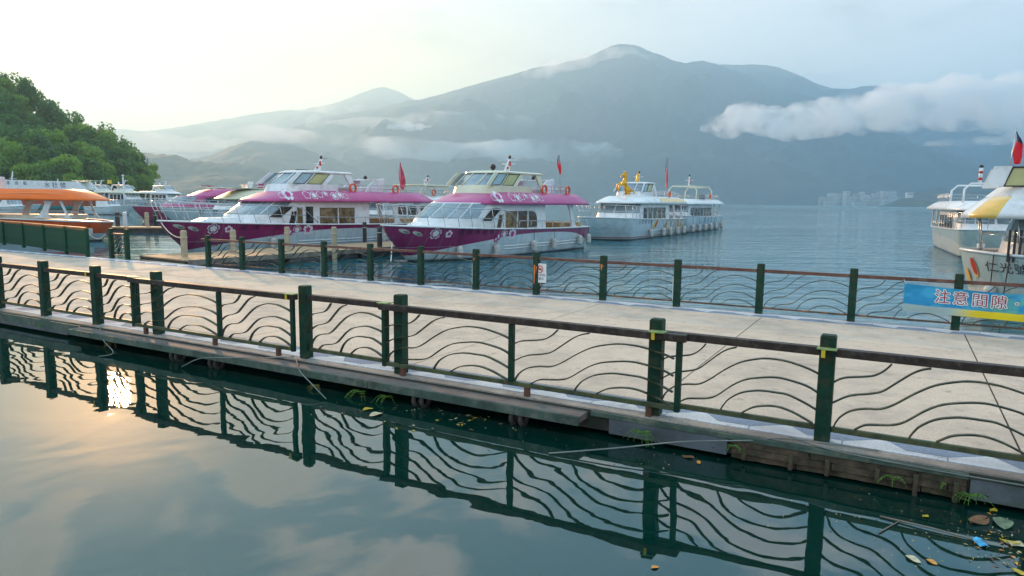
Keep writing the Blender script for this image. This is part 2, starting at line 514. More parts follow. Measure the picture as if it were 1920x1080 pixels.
def add_tree(x, y, k, sc):
    r = empty('tree', (x, y, hill_h(x, y)), TR.uniform(0, 6.28), '%s %s of the left wooded hillside' % (('light green broadleaf tree', 'dark green broad tree', 'light green upright tree', 'dark green low tree', 'small light green tree', 'sparse dark tree')[k], 'on the skyline' if y > 236 else 'halfway up the slope' if y > 212 else 'at the waterline'), 'tree', 'trees of the left wooded hillside')
    r.scale = (sc, sc, sc * TR.uniform(.9, 1.15))
    for nm, me in (('crown', PROTO[k][0]), ('trunk', PROTO[k][1])):
        o = bpy.data.objects.new(nm, me); COL.objects.link(o); o.parent = r
for j, y in enumerate((197, 203, 209, 216, 223, 231, 240, 249, 258)):
    x = -240 + (j % 2) * 3
    while x < -121:
        xx, yy = x + TR.uniform(-1.5, 1.5), y + TR.uniform(-2.5, 2.5)
        px = 960 + FOC * xx / yy
        if hill_h(xx, yy) > -.2 and px > -90 and (px < 292):
            top = j >= 7
            add_tree(xx, yy, TR.choice((0, 1, 2, 3, 4, 5) if top else (0, 1, 2, 3, 4)), TR.uniform(.95, 1.4) * (.72 if px > 262 else .9 if px > 225 else 1))
        x += TR.uniform(4.0, 5.6)

# ------------------------------------------------------------------ lakeside town
TW = material('town_wall', (.62, .60, .58), .8, var=.08, vscale=.05)
TW2 = material('town_wall_buff', (.50, .44, .38), .8, var=.08, vscale=.05)
TG = material('town_glass', (.06, .07, .08), .25, var=0)
TROOF = material('town_roof', (.20, .17, .16), .8, var=.2, vscale=.05)
towns = [(1548, 22, 370, 12), (1560, 14, 363, 10), (1568, 10, 372, 9), (1576, 12, 366, 10), (1589, 9, 360, 8), (1597, 14, 369, 10), (1606, 12, 364, 10), (1616, 8, 362, 6), (1624, 13, 367, 10), (1634, 10, 370, 9),
         (1641, 12, 364, 10), (1652, 14, 361, 10), (1660, 10, 369, 8), (1667, 26, 359, 9), (1676, 10, 366, 10), (1684, 12, 372, 9), (1556, 18, 378, 8), (1612, 22, 379, 8), (1640, 18, 379, 8), (1662, 16, 377, 8), (1680, 14, 378, 8)]
townl = ['low flat block with a long white front', 'tall slab at the water', 'narrow pale tower', 'buff hotel block', 'slim white tower, tallest of the left cluster']
for i, (px, wpx, top, _) in enumerate(towns):
    front = top > 375
    D = 2600 if front else 2640 + 25 * (i % 4)
    A = atd(px - wpx / 2, 384, D); B = atd(px + wpx / 2, 384, D); T = atd(px, top, D)
    wx = B.x - A.x
    sm = sorted([q for q in towns if (q[2] > 375) == front]); rank = sm.index(towns[i]); ords = 'first second third fourth fifth sixth seventh eighth ninth tenth eleventh twelfth thirteenth fourteenth fifteenth sixteenth seventeenth'.split()
    look = ('broad ' if wpx >= 20 else 'narrow ' if wpx < 10 else '') + ('tall ' if top <= 362 else 'low ' if top >= 370 else '') + ('pale ' if i % 3 else 'buff ')
    r = empty('town_building', ((A.x + B.x) / 2, D, 0), (i % 5 - 2) * .12,
              look + 'building, ' + ords[rank] + (' from the left along the far lakefront' if front else ' from the left in the far town above the lakefront'), 'building',
              'lakefront buildings of the far town' if front else 'upper buildings of the far town')
    mat = TW if i % 3 else TW2
    h = T.z + 2
    mb = MB(); mb.box(-wx / 2, wx / 2, 0, 18, -2, h); mb.build('wall', mat, r)
    mb = MB(); mb.box(-wx / 2 - .6, wx / 2 + .6, -.6, 18.6, h, h + .8)
    if i % 2: mb.box(-wx * .2, wx * .1, 4, 10, h + .8, h + 4)
    mb.build('roof', TROOF if i % 4 == 1 else mat, r)
    z = 3.
    while z < h - 2.6:
        mb = MB(); mb.box(-wx / 2 + 1.2, wx / 2 - 1.2, -.35, 0.2, z, z + 1.5); mb.build('window', TG, r)
        z += 5.2
r = empty('hilltop_villa', tuple(atd(1705, 366, 2090)), 0, 'small white building on the headland above the town', 'building')
mb = MB(); mb.box(-9, 9, -5, 5, -8, 7); mb.build('wall', TW, r)
mb = MB(); mb.box(-9.6, 9.6, -5.6, 5.6, 7, 8); mb.build('roof', TW, r)
mb = MB(); mb.box(-7, 7, -5.3, -4.9, 2, 4.5); mb.build('window', TG, r)
# ------------------------------------------------------------------ walkway
def deck_mat(name, col, dark):
    m = bpy.data.materials.new(name); m.use_nodes = True
    nt = m.node_tree; b = NB(nt); p = nt.nodes['Principled BSDF']
    pos = b.n('ShaderNodeNewGeometry').outputs['Position']
    oi = b.n('ShaderNodeObjectInfo').outputs['Random']
    f = b.ramp(b.noise(pos, 42, 3, .75), .32, .68)
    c = b.mix(f, tuple(x * .8 for x in col), tuple(x * 1.14 for x in col))
    c = b.mix(b.m('MULTIPLY', b.ramp(b.noise(pos, .7, 7, .7), .42, .66), .9), c, dark)
    c = b.mix(b.m('MULTIPLY', b.ramp(b.noise(pos, 5.0, 5, .7), .58, .68), .55), c, tuple(x * .6 for x in dark))
    c = b.mix(b.m('MULTIPLY', oi, .14), c, dark)
    nt.links.new(c, p.inputs['Base Color'])
    b.put(p.inputs['Roughness'], b.ramp(b.noise(pos, 1.3, 4, .6),   .3, .7, .75, .95))
    p.inputs['Specular IOR Level'].default_value = .2
    bn = b.n('ShaderNodeBump'); bn.inputs['Strength'].default_value = .5; bn.inputs['Distance'].default_value = .004
    nt.links.new(b.noise(pos, 70, 3, .6), bn.inputs['Height']); nt.links.new(bn.outputs[0], p.inputs['Normal'])
    return m
PAVE = deck_mat('washed_gravel_paving', (.73, .565, .43), (.50, .395, .31))
CONC = deck_mat('grey_ledge', (.44, .38, .32), (.22, .19, .17))
BLUEG = deck_mat('blue_grey_mosaic', (.30, .36, .45), (.20, .23, .30))
WHITEM = deck_mat('white_mosaic', (.74, .74, .74), (.50, .50, .52))
DARKC = material('dark_wet_concrete', (.045, .042, .032), .85, var=.5, vscale=2.5, bump=.02, bscale=8, dirt=((.02, .05, .02), .8, 3))
STEELG = material('green_painted_steel', (.008, .045, .027), .55, spec=.22, var=.25, vscale=8, dirt=((.14, .06, .02), .32, 5), bump=.002, bscale=30)
STEELG2 = material('weathered_green_channel', (.06, .10, .075), .6, var=.35, vscale=3, dirt=((.20, .19, .15), .7, 4))
STEELL = material('mossy_rail', (.055, .07, .03), .55, var=.4, vscale=5, dirt=((.16, .13, .04), .6, 7))
WAVEM = material('wave_bar_green', (.030, .042, .022), .5, spec=.3, var=.4, vscale=4, dirt=((.20, .16, .06), .5, 6))
TIMBER = material('dark_timber_rail', (.045, .030, .023), .55, spec=.3, var=.35, vscale=4, bump=.004, bscale=25, dirt=((.14, .11, .09), .5, 9))
TIMBER_R = material('red_brown_timber_rail', (.13, .052, .036), .5, var=.35, vscale=3, bump=.004, bscale=25, dirt=((.22, .16, .11), .5, 5))
PLANKM = material('weathered_plank', (.20, .165, .15), .8, var=.3, vscale=3, bump=.006, bscale=18, dirt=((.07, .09, .06), .7, 3))
PLATE = material('pale_green_plate', (.25, .33, .12), .55, var=.3, vscale=10)
YEL = material('yellow_tag', (.75, .52, .03), .5, var=.1)
WHITEP = material('white_plastic', (.78, .78, .76), .4, var=.05)
BLACKP = material('black_plastic', (.02, .02, .022), .4, var=.2)
ORANGEP = material('orange_marking_paint', (.80, .20, .03), .6, var=.15)
PLATEG = material('grey_fascia_plate', (.10, .115, .13), .55, var=.3, vscale=2, dirt=((.05, .07, .05), .7, 3))

deck = tag(MB().box(-28, 44, -WID - .20, .16, -.26, -.02, M_DK).build('walkway', DARKC), 'broad walkway between the two green railings', kind='structure')
# paving panels, joints left open over the dark slab
tj = [22.24 - 4.0 * k for k in range(-5, 13)][::-1]
tj = [x for x in tj]
edge_in, edge_out = -WID + .55, -.52
for a, b_ in zip(tj, tj[1:]):
    for v0, v1 in ((edge_in, -5.2), (-5.2, -2.6), (-2.6, edge_out)):
        mb = MB(); mb.box(a + .012, b_ - .012, v0 + .010, v1 - .010, -.10, 0, M_DK)
        mb.build('paving_panel', PAVE, deck)
a, b_ = tj[0], tj[-1]
mb = MB(); mb.box(a, b_, -WID - .02, edge_in, -.10, -.003, M_DK); mb.build('border_strip', BLUEG, deck)
mb = MB(); mb.box(a, b_, edge_out, .16, -.10, -.003, M_DK); mb.build('border_strip', BLUEG, deck)
# white saw-tooth inlay in the border strips
k = 0
t = a + .3
while t < b_ - 1:
    mb = MB(); h = .012
    def tri(pts, z0, z1):
        n = len(pts)
        mb.add([tuple(M_DK @ Vector((p[0], p[1], z0))) for p in pts] + [tuple(M_DK @ Vector((p[0], p[1], z1))) for p in pts],
               [tuple(range(n - 1, -1, -1)), tuple(range(n, 2 * n))] + [(i, (i + 1) % n, n + (i + 1) % n, n + i) for i in range(n)])
    v0 = -WID - .02
    tri([(t, v0 + .02), (t + .985, v0 + .02), (t + .985, v0 + .13), (t + .62, v0 + .13), (t + .40, v0 + .42), (t, v0 + .13)], -.06, .004)
    mb.build('inlay', WHITEM, deck)
    mb = MB()
    tri([(t, .0), (t, -.20), (t + .42, -.47), (t + .52, -.20), (t + .985, -.16), (t + .985, .0)], -.06, .004)
    mb.build('inlay', WHITEM, deck)
    t += 1.0; k += 1
# outer ledges
mb = MB(); mb.box(a, b_, -WID - .19, -WID - .022, -.10, -.001, M_DK); mb.build('edge_ledge', CONC, deck)

# plank ledge overhanging the near water, and fascia pieces below the edge
t0 = 6.4
for i, ln in enumerate((3.9, 3.9, 3.4)):
    mb = MB(); mb.box(t0, t0 + ln - .012, -WID - .47, -WID - .195, -.13, -.045, M_DK); mb.build('plank', PLANKM, deck)
    mb = MB(); mb.box(t0, t0 + ln - .012, -WID - .50, -WID - .473, -.16, -.05, M_DK); mb.build('edge_channel', STEELG2, deck)
    t0 += ln
mb = MB(); mb.box(-12, 6.38, -WID - .26, -WID - .195, -.20, -.03, M_DK); mb.build('edge_channel', STEELG2, deck)
mb = MB(); mb.box(17.65, 21.7, -WID - .255, -WID - .195, -.075, -.02, M_DK); mb.build('edge_channel', STEELG2, deck)
for ta, tb in ((17.9, 19.35), (21.72, 24.0), (-3, 2.2), (2.3, 5.9)):
    mb = MB(); mb.box(ta, tb, -WID - .25, -WID - .205, -.27, -.08, M_DK)
    for q in (ta + .15, tb - .15): mb.tube([M_DK @ Vector((q, -WID - .255, -.2)), M_DK @ Vector((q, -WID - .245, -.2))], .015, 8)
    mb.build('fascia_plate', PLATEG, deck)
# rough stones and timbers of the old edge showing at the right
r_ = random.Random(3)
ROCK = material('mossy_rock', (.11, .085, .06), .9, var=.5, vscale=8, bump=.02, bscale=14, dirt=((.04, .07, .02), .8, 5))
OLDT = material('old_wet_timber', (.085, .060, .038), .85, var=.6, vscale=5, bump=.015, bscale=22, dirt=((.025, .05, .015), .85, 4))
for row, (z0_, z1_, vo) in enumerate(((-.155, -.082, 0.), (-.225, -.160, .02), (-.30, -.230, -.015))):
    t = 19.4
    while t < 21.68:
        ln = min(r_.uniform(.7, 1.3), 21.7 - t)
        n_ = 12; rings = []
        for i_ in range(n_ + 1):
            x_ = t + (ln - .012) * i_ / n_; a_ = noise.noise(Vector((x_ * 4, row, 0))) * .012; b2 = noise.noise(Vector((x_ * 9, row, 5))) * .014
            rings.append([M_DK @ Vector((x_, y_, z_)) for y_, z_ in ((-WID - .235 - vo + b2, z0_ + a_), (-WID - .235 - vo - b2, z1_ + a_ * .5), (-WID - .12, z1_), (-WID - .12, z0_))])
        MB().loft(rings).build('old_beam', OLDT, deck); t += ln
for t in (19.55, 20.05, 20.42, 20.9, 21.25, 21.6):
    h_ = r_.uniform(.12, .24); MB().bbox(-.022, .022, -.03, .03, -h_, .0, .004).build('stub', OLDT, deck).matrix_world = M_DK @ Matrix.Translation((t, -WID - .265, -.085 - r_.uniform(0, .05)))
# posts under the walkway
for i, t in enumerate((-2, 3.5, 9, 14.5, 20, 25)):
    mb = MB(); mb.tube([dk(t, -WID + .6, -.25), dk(t, -WID + .6, -4)], .16, 10); mb.build('support_post', DARKC, deck)

# wave pattern traced along one two-metre bay: u along, h up
WAVES = [[(0, .65), (.054, .73), (.16, .78), (.22, .82), (.27, .91), (.30, 1.0)],
         [(0, .345), (.066, .45), (.12, .505), (.187, .54), (.26, .60), (.32, .72), (.404, .895), (.458, .97), (.50, 1.0)],
         [(.016, 0), (.042, .135), (.10, .26), (.18, .325), (.26, .35), (.33, .44), (.428, .626), (.524, .772), (.62, .85), (.70, .885), (.81, .876), (.93, .81), (1.0, .745)],
         [(.13, 0), (.187, .09), (.26, .12), (.33, .149), (.39, .215), (.488, .41), (.572, .526), (.68, .59), (.75, .612), (.81, .606), (.93, .55), (1.0, .47)],
         [(.418, 0), (.458, .16), (.536, .30), (.62, .365), (.68, .385), (.76, .385), (.83, .375), (.93, .29), (1.0, .21)],
         [(.555, 0), (.62, .105), (.68, .15), (.74, .172), (.80, .165), (.87, .12), (.93, .06), (.985, 0)]]
def smooth_curve(pts, n=22):
    P = [Vector((a, b, 0)) for a, b in pts]
    out = []
    L = len(P)
    for i in range(L - 1):
        p0, p1, p2, p3 = P[max(i - 1, 0)], P[i], P[i + 1], P[min(i + 2, L - 1)]
        m = max(2, int(n * (p2.x - p1.x) + 2))
        for k in range(m):
            t = k / m
            out.append(.5 * ((2 * p1) + (p2 - p0) * t + (2 * p0 - 5 * p1 + 4 * p2 - p3) * t * t + (3 * p1 - p0 - 3 * p2 + p3) * t ** 3))
    out.append(P[-1])
    return [(p.x, p.y) for p in out]
WAVEC = [smooth_curve(c) for c in WAVES]
WAVE_MESH = {}
def wave_bars(parent, t, v, length, mat, z0=.185, z1=.955):
    key = (round(length, 2), mat.name)
    if key not in WAVE_MESH:
        ms = []
        for c in WAVEC:
            mb = MB(); mb.ribbon([(a * length, 0, z0 + b * (z1 - z0)) for a, b in c], (0, 1, 0), .048, .015)
            o = mb.build('wave_bar', mat); ms.append(o.data); bpy.data.objects.remove(o)
        WAVE_MESH[key] = ms
    for me in WAVE_MESH[key]:
        o = bpy.data.objects.new('wave_bar', me); COL.objects.link(o); o.parent = parent
        o.location = (t, v, 0)
POSTM = {}
def post(parent, t, v, h=1.2, w_=.16, name='post', mat=STEELG, z0=0.):
    key = (h, w_, mat.name, z0)
    if key not in POSTM:
        mb = MB(); mb.bbox(-w_ / 2, w_ / 2, -w_ / 2, w_ / 2, z0 - .012, h, .008)
        mb.box(-w_ / 2 + .012, w_ / 2 - .012, -w_ / 2 + .012, w_ / 2 - .012, h + .0015, h + .008) if h > 1.1 else None
        o = mb.build(name, mat); POSTM[key] = o.data; bpy.data.objects.remove(o)
    o = bpy.data.objects.new(name, POSTM[key]); COL.objects.link(o); o.parent = parent; o.location = (t, v, 0)
    return o
def rail_root(name, label, cat='railing'):
    r = bpy.data.objects.new(name, None); COL.objects.link(r); r.matrix_world = M_DK
    return tag(r, label, cat)
def railbox(parent, t0, t1, v, z0, z1, w_, mat, name):
    mb = MB(); mb.bbox(t0, t1, v - w_ / 2, v + w_ / 2, z0, z1, .006); return mb.build(name, mat, parent)

near = rail_root('wave_railing', 'near green railing of wavy bars with dark timber handrail, along the still water')
vn = -WID
for t in (2.70, 4.646, 6.588, 8.570, 12.46, 14.43, 18.40, 20.33, 22.3, 24.25, .75, -1.2, -3.15, -5.1):
    post(near, t, vn)
for t in (10.5, 16.42): post(near, t, vn - .13, .97, .075, 'baluster', z0=.18)
# sections: (start, end, offset towards the water, bays)
secs = [(-5.1, 7.95, 0., [(-5.1, -3.15), (-3.15, -1.2), (-1.2, .75), (.75, 2.70), (2.70, 4.646), (4.646, 6.588), (6.588, 7.95)]),
        (8.02, 12.30, -.13, [(8.02, 10.48), (10.52, 12.30)]),
        (12.54, 14.15, 0., [(12.54, 14.15)]),
        (14.22, 18.72, -.13, [(14.22, 16.40), (16.44, 18.66)]),
        (18.46, 24.25, 0., [(18.46, 20.25), (20.41, 22.22), (22.38, 24.17)])]
for a, b_, off, bays in secs:
    pts = [a]
    inner = [t for t in (-3.15, -1.2, .75, 2.70, 4.646, 6.588, 14.43, 20.33, 22.3) if a < t < b_] if off == 0 else []
    seg = [a] + inner + [b_]
    for q0, q1 in zip(seg, seg[1:]):
        e0 = .082 if q0 in inner else 0; e1 = .082 if q1 in inner else 0
        railbox(near, q0 + e0 - (.08 if off and q0 == a else 0), q1 - e1 + (.08 if off and q1 == b_ else 0), vn + off, .975, 1.065, .11, TIMBER, 'handrail')
        railbox(near, q0 + e0, q1 - e1, vn + off, .12, .182, .05, STEELL, 'bottom_rail')
    if off:
        for q in (a, b_): post(near, q, vn + off, .972, .07, 'stile', z0=.12)
        for q in (a + .35, (a + b_) / 2 + .2, b_ - .35):
            mb = MB(); mb.box(q - .035, q + .035, vn + off - .03, vn + off + .03, -.06, .119); mb.build('foot', material('rusty_foot', (.12, .05, .03), .8) if 'rusty_foot' not in bpy.data.materials else bpy.data.materials['rusty_foot'], near)
    else:
        if b_ == 7.95: post(near, b_, vn, .972, .07, 'stile', z0=.12)
        if a == 12.54: post(near, b_, vn, .972, .07, 'stile', z0=.12)
    for q0, q1 in bays:
        wave_bars(near, q0, vn + off, q1 - q0, WAVEM)
for t, off in ((7.98, -.05), (14.2, -.07), (18.45, -.13), (12.3, -.13), (20.33, -.1), (6.45, 0)):
    mb = MB(); mb.box(t - .10, t + .10, vn + off - .10, vn + off + .06, 1.0685, 1.079); mb.build('bracket_plate', PLATE, near)
    mb = MB(); mb.box(t - .05, t - .01, vn + off - .112, vn + off - .104, .985, 1.066); mb.build('yellow_tag', YEL, near)

far = rail_root('wave_railing', 'far green railing of wavy bars with red-brown handrail, before the moored boats')
ft = [-.93] + list(range(0, 18))
ft = [float(x) for x in ft]
FT = [x * 2.0086 for x in ft]
for i, t in enumerate(FT): post(far, t, 0)
for t0_, t1_ in zip(FT, FT[1:]):
    railbox(far, t0_ + .082, t1_ - .082, 0, 1.0, 1.075, .09, TIMBER_R, 'handrail')
    railbox(far, t0_ + .082, t1_ - .082, 0, .125, .165, .04, bpy.data.materials.get('rusty_bar') or material('rusty_bar', (.10, .065, .04), .7, var=.4, vscale=3, dirt=((.40, .13, .03), .8, 4)), 'bottom_rail')
    wave_bars(far, t0_ + .08, 0, t1_ - t0_ - .16, WAVEM, z0=.17, z1=.985)
railbox(far, FT[0] - .35, FT[0] - .083, 0, 1.0, 1.075, .09, TIMBER_R, 'handrail')
for t in (FT[0], FT[3], FT[6], FT[9], FT[12]):
    mb = MB(); mb.box(t - .105, t - .083, -.055, .055, .16, .78); o = mb.build('marker_plate', WHITEP, far)
    mb = MB(); mb.box(t - .109, t - .1055, -.022, .022, .22, .72); mb.build('marker_slot', BLACKP, o)
for t, z0_, z1_ in ((FT[7], .30, .85), (FT[8], .80, .98), (FT[6], .85, .95)):
    mb = MB()
    mb.add([(t - .05, -.0835, z1_), (t + .0, -.0835, z1_), (t - .02, -.0835, z0_), (t - .05, -.0835, z0_ + .08)], [(0, 1, 2, 3)])
    mb.add([(t + .02, -.0835, z1_ - .05), (t + .06, -.0835, z1_ - .02), (t + .01, -.0835, (z0_ + z1_) / 2)], [(0, 1, 2)])
    mb.build('paint_mark', ORANGEP, far)

# short rail and solid picket fence on the left, same edge
stub = rail_root('wave_railing', 'short green rail of two posts left of the boarding gap')
A_, B_ = at(207, 484, DZ), at(243, 486, DZ)
def tv(P): d = P - O0; return d.dot(U), d.dot(V)
ta, va = tv(A_); tb, vb = tv(B_)
vb = va = (va + vb) / 2
for t in (ta, tb): post(stub, t, va, 1.26)
railbox(stub, ta + .082, tb - .082, va, 1.0, 1.07, .09, TIMBER_R, 'handrail')
railbox(stub, ta + .082, tb - .082, va, .12, .16, .04, STEELL, 'bottom_rail')
wave_bars(stub, ta + .08, va, tb - ta - .16, WAVEM, z0=.17, z1=.985)
mb = MB(); mb.box(tb - .105, tb - .083, va - .05, va + .05, .3, .8); mb.build('marker_plate', WHITEP, stub)

fence = rail_root('picket_fence', 'solid dark green picket fence on the left, before the orange boat', 'fence')
FGREEN = material('fence_green', (.008, .062, .030), .6, spec=.2, var=.2, vscale=4)
PICK = None
fp = [at(165, 482, DZ), at(125, 476, DZ), at(84, 470, DZ), at(45, 464, DZ), at(8, 459, DZ), at(-30, 453, DZ), at(-75, 446, DZ)]
fp = [tv(p) for p in fp]
TOPR = material('orange_wood_cap', (.45, .20, .07), .5, var=.2)
for i, (t, v) in enumerate(fp): post(fence, t, v, 1.22, .13, mat=FGREEN)
for (ta_, va_), (tb_, vb_) in zip(fp, fp[1:]):
    d = Vector((tb_ - ta_, vb_ - va_, 0)); L = d.length; d.normalize(); e = Vector((-d.y, d.x, 0))
    R = Matrix(((d.x, e.x, 0, ta_), (d.y, e.y, 0, va_), (0, 0, 1, 0), (0, 0, 0, 1)))
    mb = MB(); mb.box(.07, L - .07, -.04, .04, 1.215, 1.275, R); mb.build('cap_rail', TOPR, fence)
    for z in (.14, 1.10): mb = MB(); mb.box(.07, L - .07, -.018, .018, z, z + .05, R); mb.build('cross_rail', FGREEN, fence)
    if PICK is None:
        mb = MB(); mb.box(-.042, .042, -.032, -.0195, .10, 1.17); o = mb.build('picket', FGREEN); PICK = o.data; bpy.data.objects.remove(o)
    x = .12
    while x < L - .08:
        o = bpy.data.objects.new('picket', PICK); COL.objects.link(o); o.parent = fence
        o.matrix_local = R @ Matrix.Translation((x, 0, 0)); x += .094

# banner tied to the far railing
def banner_mat():
    m = bpy.data.materials.new('banner_print'); m.use_nodes = True
    nt = m.node_tree; b = NB(nt); p = nt.nodes['Principled BSDF']
    X, Y, Z = b.xyz(b.n('ShaderNodeTexCoord').outputs['UV'])
    wob = b.noise(b.comb(X, Y, 0), 1.5, 3, .6)
    c = b.mix(b.ramp(b.noise(b.comb(X, Y, 3.), 2.2, 3, .5), .46, .62), (.005, .26, .52), (.03, .36, .60))
    g = b.m('MULTIPLY', b.ramp(X, 1.0, 1.9), b.ramp(b.noise(b.comb(X, Y, 9.), 2.6, 4, .6), .45, .62))
    c = b.mix(b.m('MULTIPLY', g, .7), c, (.16, .48, .22))
    c = b.mix(b.ramp(b.m('ADD', X, b.m('MULTIPLY', Y, 1.2)), 2.7, 3.6, 0, .55), c, (.10, .55, .80))
    lowc = b.mix(b.ramp(X, .8, 1.4), (.36, .48, .47), (.88, .66, .01))
    edge = b.m('ADD', .27, b.m('MULTIPLY', b.m('SUBTRACT', wob, .5), .08))
    c = b.mix(b.ramp(b.m('SUBTRACT', edge, Y), -.015, .015), c, lowc)
    nt.links.new(c, p.inputs['Base Color']); p.inputs['Roughness'].default_value = .5
    return m
BT0, BT1 = 10.5 * 2.0086, 14.6 * 2.0086
def ban(x, y):
    """x metres along, y 0..1 up -> local point on the banner cloth"""
    L = BT1 - BT0; q = x / L
    top = .955 - .10 * math.sin(math.pi * min(1, q * 1.9)) * (1 if q < .53 else 0) + .03 * q
    bot = .36 - .05 * math.sin(math.pi * min(1., q * 1.6)) - .02 * q
    z = bot + (top - bot) * y
    v = -.14 - .02 * math.sin(x * 3.1 + y * 2) - .012 * math.sin(x * 7.3 - y * 5) - .012 * math.sin(y * 6.)
    return Vector((BT0 + x, v, z))
ban_root = rail_root('banner', 'blue and yellow printed warning banner tied to the far railing', 'banner')
nx, ny = 90, 10
mb = MB(); L = BT1 - BT0
vs = [ban(L * i / nx, j / ny) for j in range(ny + 1) for i in range(nx + 1)]
mb.add(vs + [p + Vector((0, .006, 0)) for p in vs],
       [(j * (nx + 1) + i, j * (nx + 1) + i + 1, (j + 1) * (nx + 1) + i + 1, (j + 1) * (nx + 1) + i) for j in range(ny) for i in range(nx)] +
       [((nx + 1) * (ny + 1) + j * (nx + 1) + i, (nx + 1) * (ny + 1) + (j + 1) * (nx + 1) + i, (nx + 1) * (ny + 1) + (j + 1) * (nx + 1) + i + 1, (nx + 1) * (ny + 1) + j * (nx + 1) + i + 1) for j in range(ny) for i in range(nx)], True)
cl_ = mb.build('cloth', banner_mat(), ban_root)
uv = cl_.data.uv_layers.new(name='UVMap')
NN = (nx + 1) * (ny + 1)
for lp in cl_.data.loops:
    k_ = lp.vertex_index % NN; uv.data[lp.index].uv = (L * (k_ % (nx + 1)) / nx, (k_ // (nx + 1)) / ny)
MAROON = material('maroon_print', (.30, .02, .05), .6, var=0); WPRINT = material('white_print', (.85, .85, .85), .6, var=0)
for ci, (ch, bx) in enumerate((('注', .72), ('意', 1.05), ('間', 1.39), ('隙', 1.72), ('·', 2.02), ('前', 2.34))):
    tvs, tfs = text_mesh(ch, .30)
    for grow, off, mt in ((1, -.012, WPRINT), (0, -.020, MAROON)):
        mb = MB()
        offs = [(0, 0)] if not grow else [(.017 * math.cos(k * math.pi / 4), .017 * math.sin(k * math.pi / 4)) for k in range(8)]
        for oi_, (ox, oy) in enumerate(offs):
            mb.add([ban(bx + x + ox, .625 + (y + oy) / .56) + Vector((0, off - .0004 * oi_, 0)) for x, y, z in tvs], tfs)
        mb.build('lettering', mt, ban_root)
for x_, y_ in ((0.03, .97), (.03, .05), (2.6, .98), (6, .97)):
    p = ban(x_, y_)
    mb = MB(); mb.tube([p, p + Vector((-.03, .08, .06)), p + Vector((-.05, .13, .10))], .006, 5); mb.build('tie', WHITEP, ban_root)

# sign on the far railing
sg = rail_root('warning_sign', 'small white no-fishing sign plate hung on the far railing', 'sign')
s0 = tv(at(1068, 540, DZ))[0]
mb = MB(); mb.bbox(s0 - .19, s0 + .19, -.055, -.045, .36, .90, .003); mb.build('plate', WHITEP, sg)
mb = MB(); mb.tube([(s0 + .085 * math.cos(k * math.pi / 12), -.060, .74 + .095 * math.sin(k * math.pi / 12)) for k in range(24)], .011, 5, closed=True)
mb.tube([(s0 - .06, -.060, .80), (s0 + .06, -.060, .68)], .010, 5)
mb.build('prohibition_ring', material('sign_red', (.55, .03, .03), .5, var=0), sg)
mb = MB(); mb.ball((s0, -.058, .74), .045, 8, 6, (1.2, .1, .5)); mb.add([(s0 - .04, -.058, .74), (s0 - .085, -.058, .77), (s0 - .085, -.058, .71)], [(0, 1, 2)]); mb.build('fish_symbol', BLACKP, sg)
INK = material('blue_black_ink', (.03, .05, .16), .6, var=0)
for txt, z in (('禁止釣魚', .57), ('禁戲水', .47)):
    tvs, tfs = text_mesh(txt, .085)
    mb = MB(); mb.add([(s0 + x, -.0575, z + y) for x, y, q in tvs], tfs); mb.build('lettering', INK, sg)
mb = MB(); mb.box(s0 - .2, s0 + .16, -.07, -.04, .33, .355); mb.build('lower_bar', bpy.data.materials['rusty_bar'], sg)
# ------------------------------------------------------------------ boats
BWHITE = material('boat_white', (.82, .82, .82), .32, var=.06, vscale=1.5, coat=.25, dirt=((.50, .48, .42), .5, 1.6))
BCREAM = material('boat_cream', (.74, .70, .50), .3, var=.05, vscale=1.5, coat=.4)
BPINK = material('roof_pink', (.54, .075, .25), .40, var=.10, vscale=.8, coat=.25, dirt=((.60, .16, .32), .45, .9))
BORANGE = material('boat_orange', (.95, .17, .002), .45, var=.06, vscale=1, coat=.1)
BORANGE_D = material('boat_orange_dark', (.60, .10, .015), .3, var=.08, vscale=1, coat=.5)
GLASS = material('dark_glass', (.018, .022, .025), .06, var=.3, vscale=1.2, spec=.8)
GLASS_S = material('pale_windscreen', (.24, .30, .33), .08, var=.35, vscale=.9, spec=.8)
GLASS_Y = material('yellow_blind_glass', (.50, .47, .20), .15, var=.15, vscale=1.0)
GLASS_B = material('blue_window_glass', (.35, .48, .52), .08, var=.1)
GOLDW = material('curtained_glass', (.16, .11, .05), .12, var=.8, vscale=2.6, spec=.8)
FRAMEB = material('black_window_frame', (.02, .02, .022), .4, var=0)
STEEL = material('stainless_rail', (.60, .61, .62), .25, metal=.8, var=.05)
FENDER = material('fender_vinyl', (.55, .53, .50), .5, var=.2, vscale=3, dirt=((.25, .22, .18), .6, 4))
REDP = material('red_paint', (.55, .03, .02), .4, var=0)
LIFER = material('life_ring_orange', (.75, .11, .03), .5, var=.05)
NAVY = material('navy_paint', (.02, .03, .12), .5, var=0)
FLAGR = material('flag_red', (.80, .008, .02), .6, var=.08)
INKB = material('hull_lettering_black', (.02, .012, .03), .5, var=0)
INKD = material('hull_lettering_purple', (.03, .003, .03), .5, var=0)
SCREENP = material('flower_white', (.80, .74, .78), .4, var=.03)
FLOWP = material('flower_purple', (.50, .03, .22), .4, var=.03)
BOOT = material('boot_line', (.12, .02, .02), .5, var=.2)
WOODB = material('boat_bench', (.42, .30, .15), .5, var=.2)
ROPE = material('pale_rope', (.55, .48, .36), .8, var=.2)
GOLD = material('gold_paint', (.70, .36, .03), .28, metal=.75, var=.15, vscale=3)
ROPED = material('dark_rope', (.06, .055, .05), .8, var=.2)

